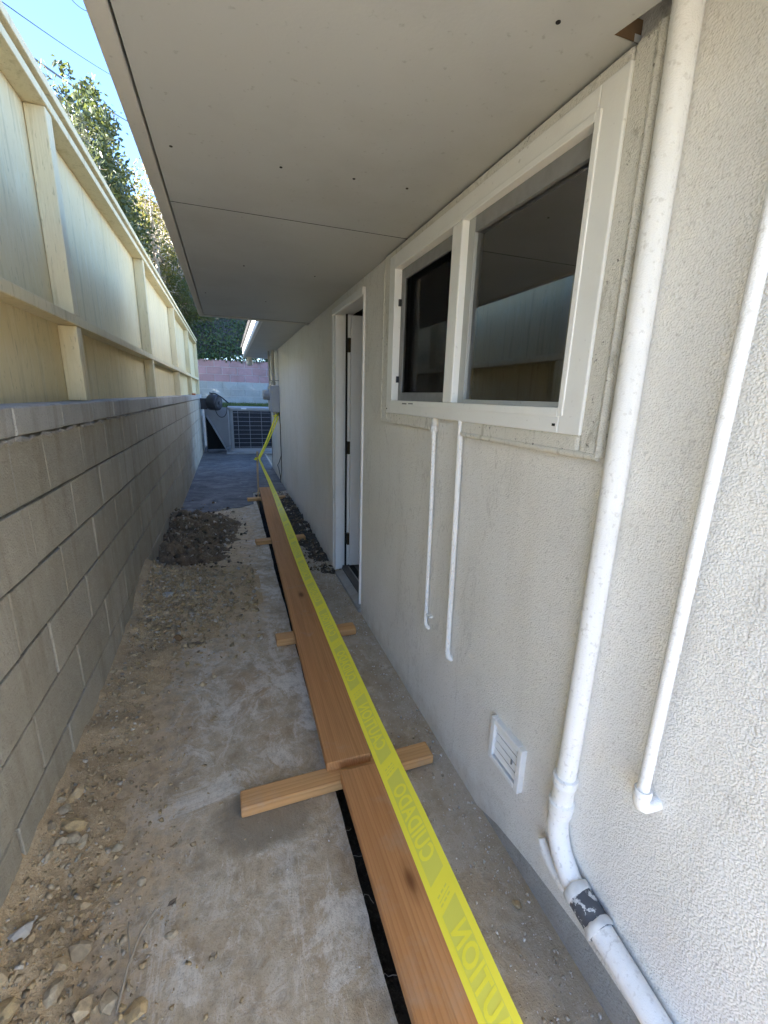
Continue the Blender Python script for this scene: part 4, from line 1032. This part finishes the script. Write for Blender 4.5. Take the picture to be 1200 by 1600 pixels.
tree("shrub", "upright pale leaved shrub, nearest above the fence rail", (-1.9, 7.2, -.03), (-1.9, 7.5, 4.7),
     [(-1.9, 7.35, 4.3, .42, .7, .55), (-1.95, 7.5, 4.85, .22, .4, .38), (-1.9, 6.9, 4.0, .4, .5, .5), (-1.85, 8.3, 4.6, .35, .55, .45), (-1.9, 7.9, 3.9, .5, .7, .6)], "leaf_pale", 1700, .14, "bark_pale", .05, 26, .9, .26, cat="shrub", twig_r=.007)
tree("broad_tree", "bushy olive green tree above the middle of the fence", (-2.3, 11.0, -.03), (-2.3, 11.2, 6.0),
     [(-2.25, 10.6, 5.7, .55, .8, .7), (-2.2, 11.5, 6.2, .5, .6, .55), (-2.3, 9.6, 5.0, .5, .7, .6), (-2.2, 12.4, 5.7, .5, .8, .7), (-2.2, 10.8, 4.6, .6, 1.2, .9), (-2.1, 12.6, 4.7, .6, .9, .9), (-2.2, 10.9, 6.75, .3, .35, .3)], "leaf_green", 4200, .16, "bark", .09, 20, .2, .5)
tree("sparse_tree", "thin blue grey tree with loose hanging sprays behind the bushy one", (-4.2, 21, 3.0), (-4.1, 21, 11.0),
     [(-3.9, 19.6, 9.9, .7, .8, .8), (-4.0, 21.0, 10.3, .7, .8, .8), (-3.9, 22.0, 9.5, .7, .9, .9), (-3.8, 20.8, 8.6, .9, 1.3, .9), (-3.6, 22.5, 8.2, .8, 1.2, .9)], "leaf_blue", 1150, .26, "bark", .09, 30, -.1, .42, .6, .010)
tree("yellow_tree", "yellow leaved tree with a tangle of bare pale twigs", (-1.75, 14.9, 2.6), (-1.7, 15.0, 6.6),
     [(-1.6, 14.2, 6.3, .45, .7, .6), (-1.45, 15.6, 6.7, .4, .7, .55), (-1.6, 14.7, 5.5, .5, .9, .6), (-1.4, 15.8, 5.6, .4, .8, .7), (-1.5, 15.0, 4.4, .5, 1.0, .6), (-1.3, 15.6, 4.6, .4, .8, .5)], "leaf_yellow", 1500, .13, "bark_pale", .07, 190, .2, .5, twig_r=.012)
tree("drooping_tree", "light green drooping tree above the far end of the fence", (-1.15, 14.7, 2.5), (-1.1, 14.8, 4.6),
     [(-1.1, 14.4, 4.0, .45, .5, .5), (-.95, 14.8, 3.7, .4, .5, .4), (-1.05, 15.2, 4.7, .4, .6, .5), (-.85, 14.2, 3.55, .35, .3, .16), (-.55, 14.2, 3.50, .32, .25, .10)], "leaf_droop", 2400, .11, "bark", .05, 40, 0, .4, .8, twig_r=.007)
tree("dark_tree", "dense dark green tree filling the gap behind the yellow one", (-3.2, 18.5, 3.0), (-3.1, 18.5, 8.0),
     [(-3.0, 17.0, 5.2, .9, 1.3, 1.5), (-2.7, 19.0, 6.0, .9, 1.4, 1.6), (-2.8, 18.5, 4.4, 1.0, 1.6, 1.2), (-2.6, 21.0, 6.2, .9, 1.6, 1.6)], "leaf_green", 3600, .22, "bark", .12)

for (hx_, hy_, lab) in ((-5.3, 9.9, "hedge tree added beyond the fence to shade the slope, nearest of four"), (-5.2, 12.4, "hedge tree added beyond the fence to shade the slope, second nearest of four"), (-5.4, 15.2, "hedge tree added beyond the fence to shade the slope, third of four"), (-5.2, 18.0, "hedge tree added beyond the fence to shade the slope, farthest of four")):
    tree("shade_hedge_tree", lab, (hx_, hy_, -.03), (hx_, hy_, 6.2), [(hx_, hy_, 2.2, 1.0, 1.6, 1.5), (hx_, hy_, 4.2, 1.0, 1.7, 1.5), (hx_, hy_ + .3, 6.2, .9, 1.5, 1.3)], "leaf_green", 6500, .34, "bark", .13)  # row added mostly out of view to shade the slope and far wall

# overhead wires
def wire(a, b, r, label):
    a, b = Vector(a), Vector(b); pts = []
    for k in range(-10, 26): s = k / 10; pts.append(a.lerp(b, s) + Vector((0, 0, .25 * (s - .5) ** 2)))
    o = MB().tube(pts, r, 6).build("power_line", "wire_dark", None); tag(o, label, "power line", "overhead wires")
wire((-5, 16.87, 11.05), (-5, 32.73, 18.11), .016, "thin overhead wire crossing the open sky alone")
wire((-5, 19.81, 11.35), (-5, 36.91, 17.98), .034, "thick overhead cable passing through the tree tops")
wire((-5, 24.96, 16.39), (-5, 27.95, 17.88), .016, "short stretch of thin wire at the top edge of the sky")
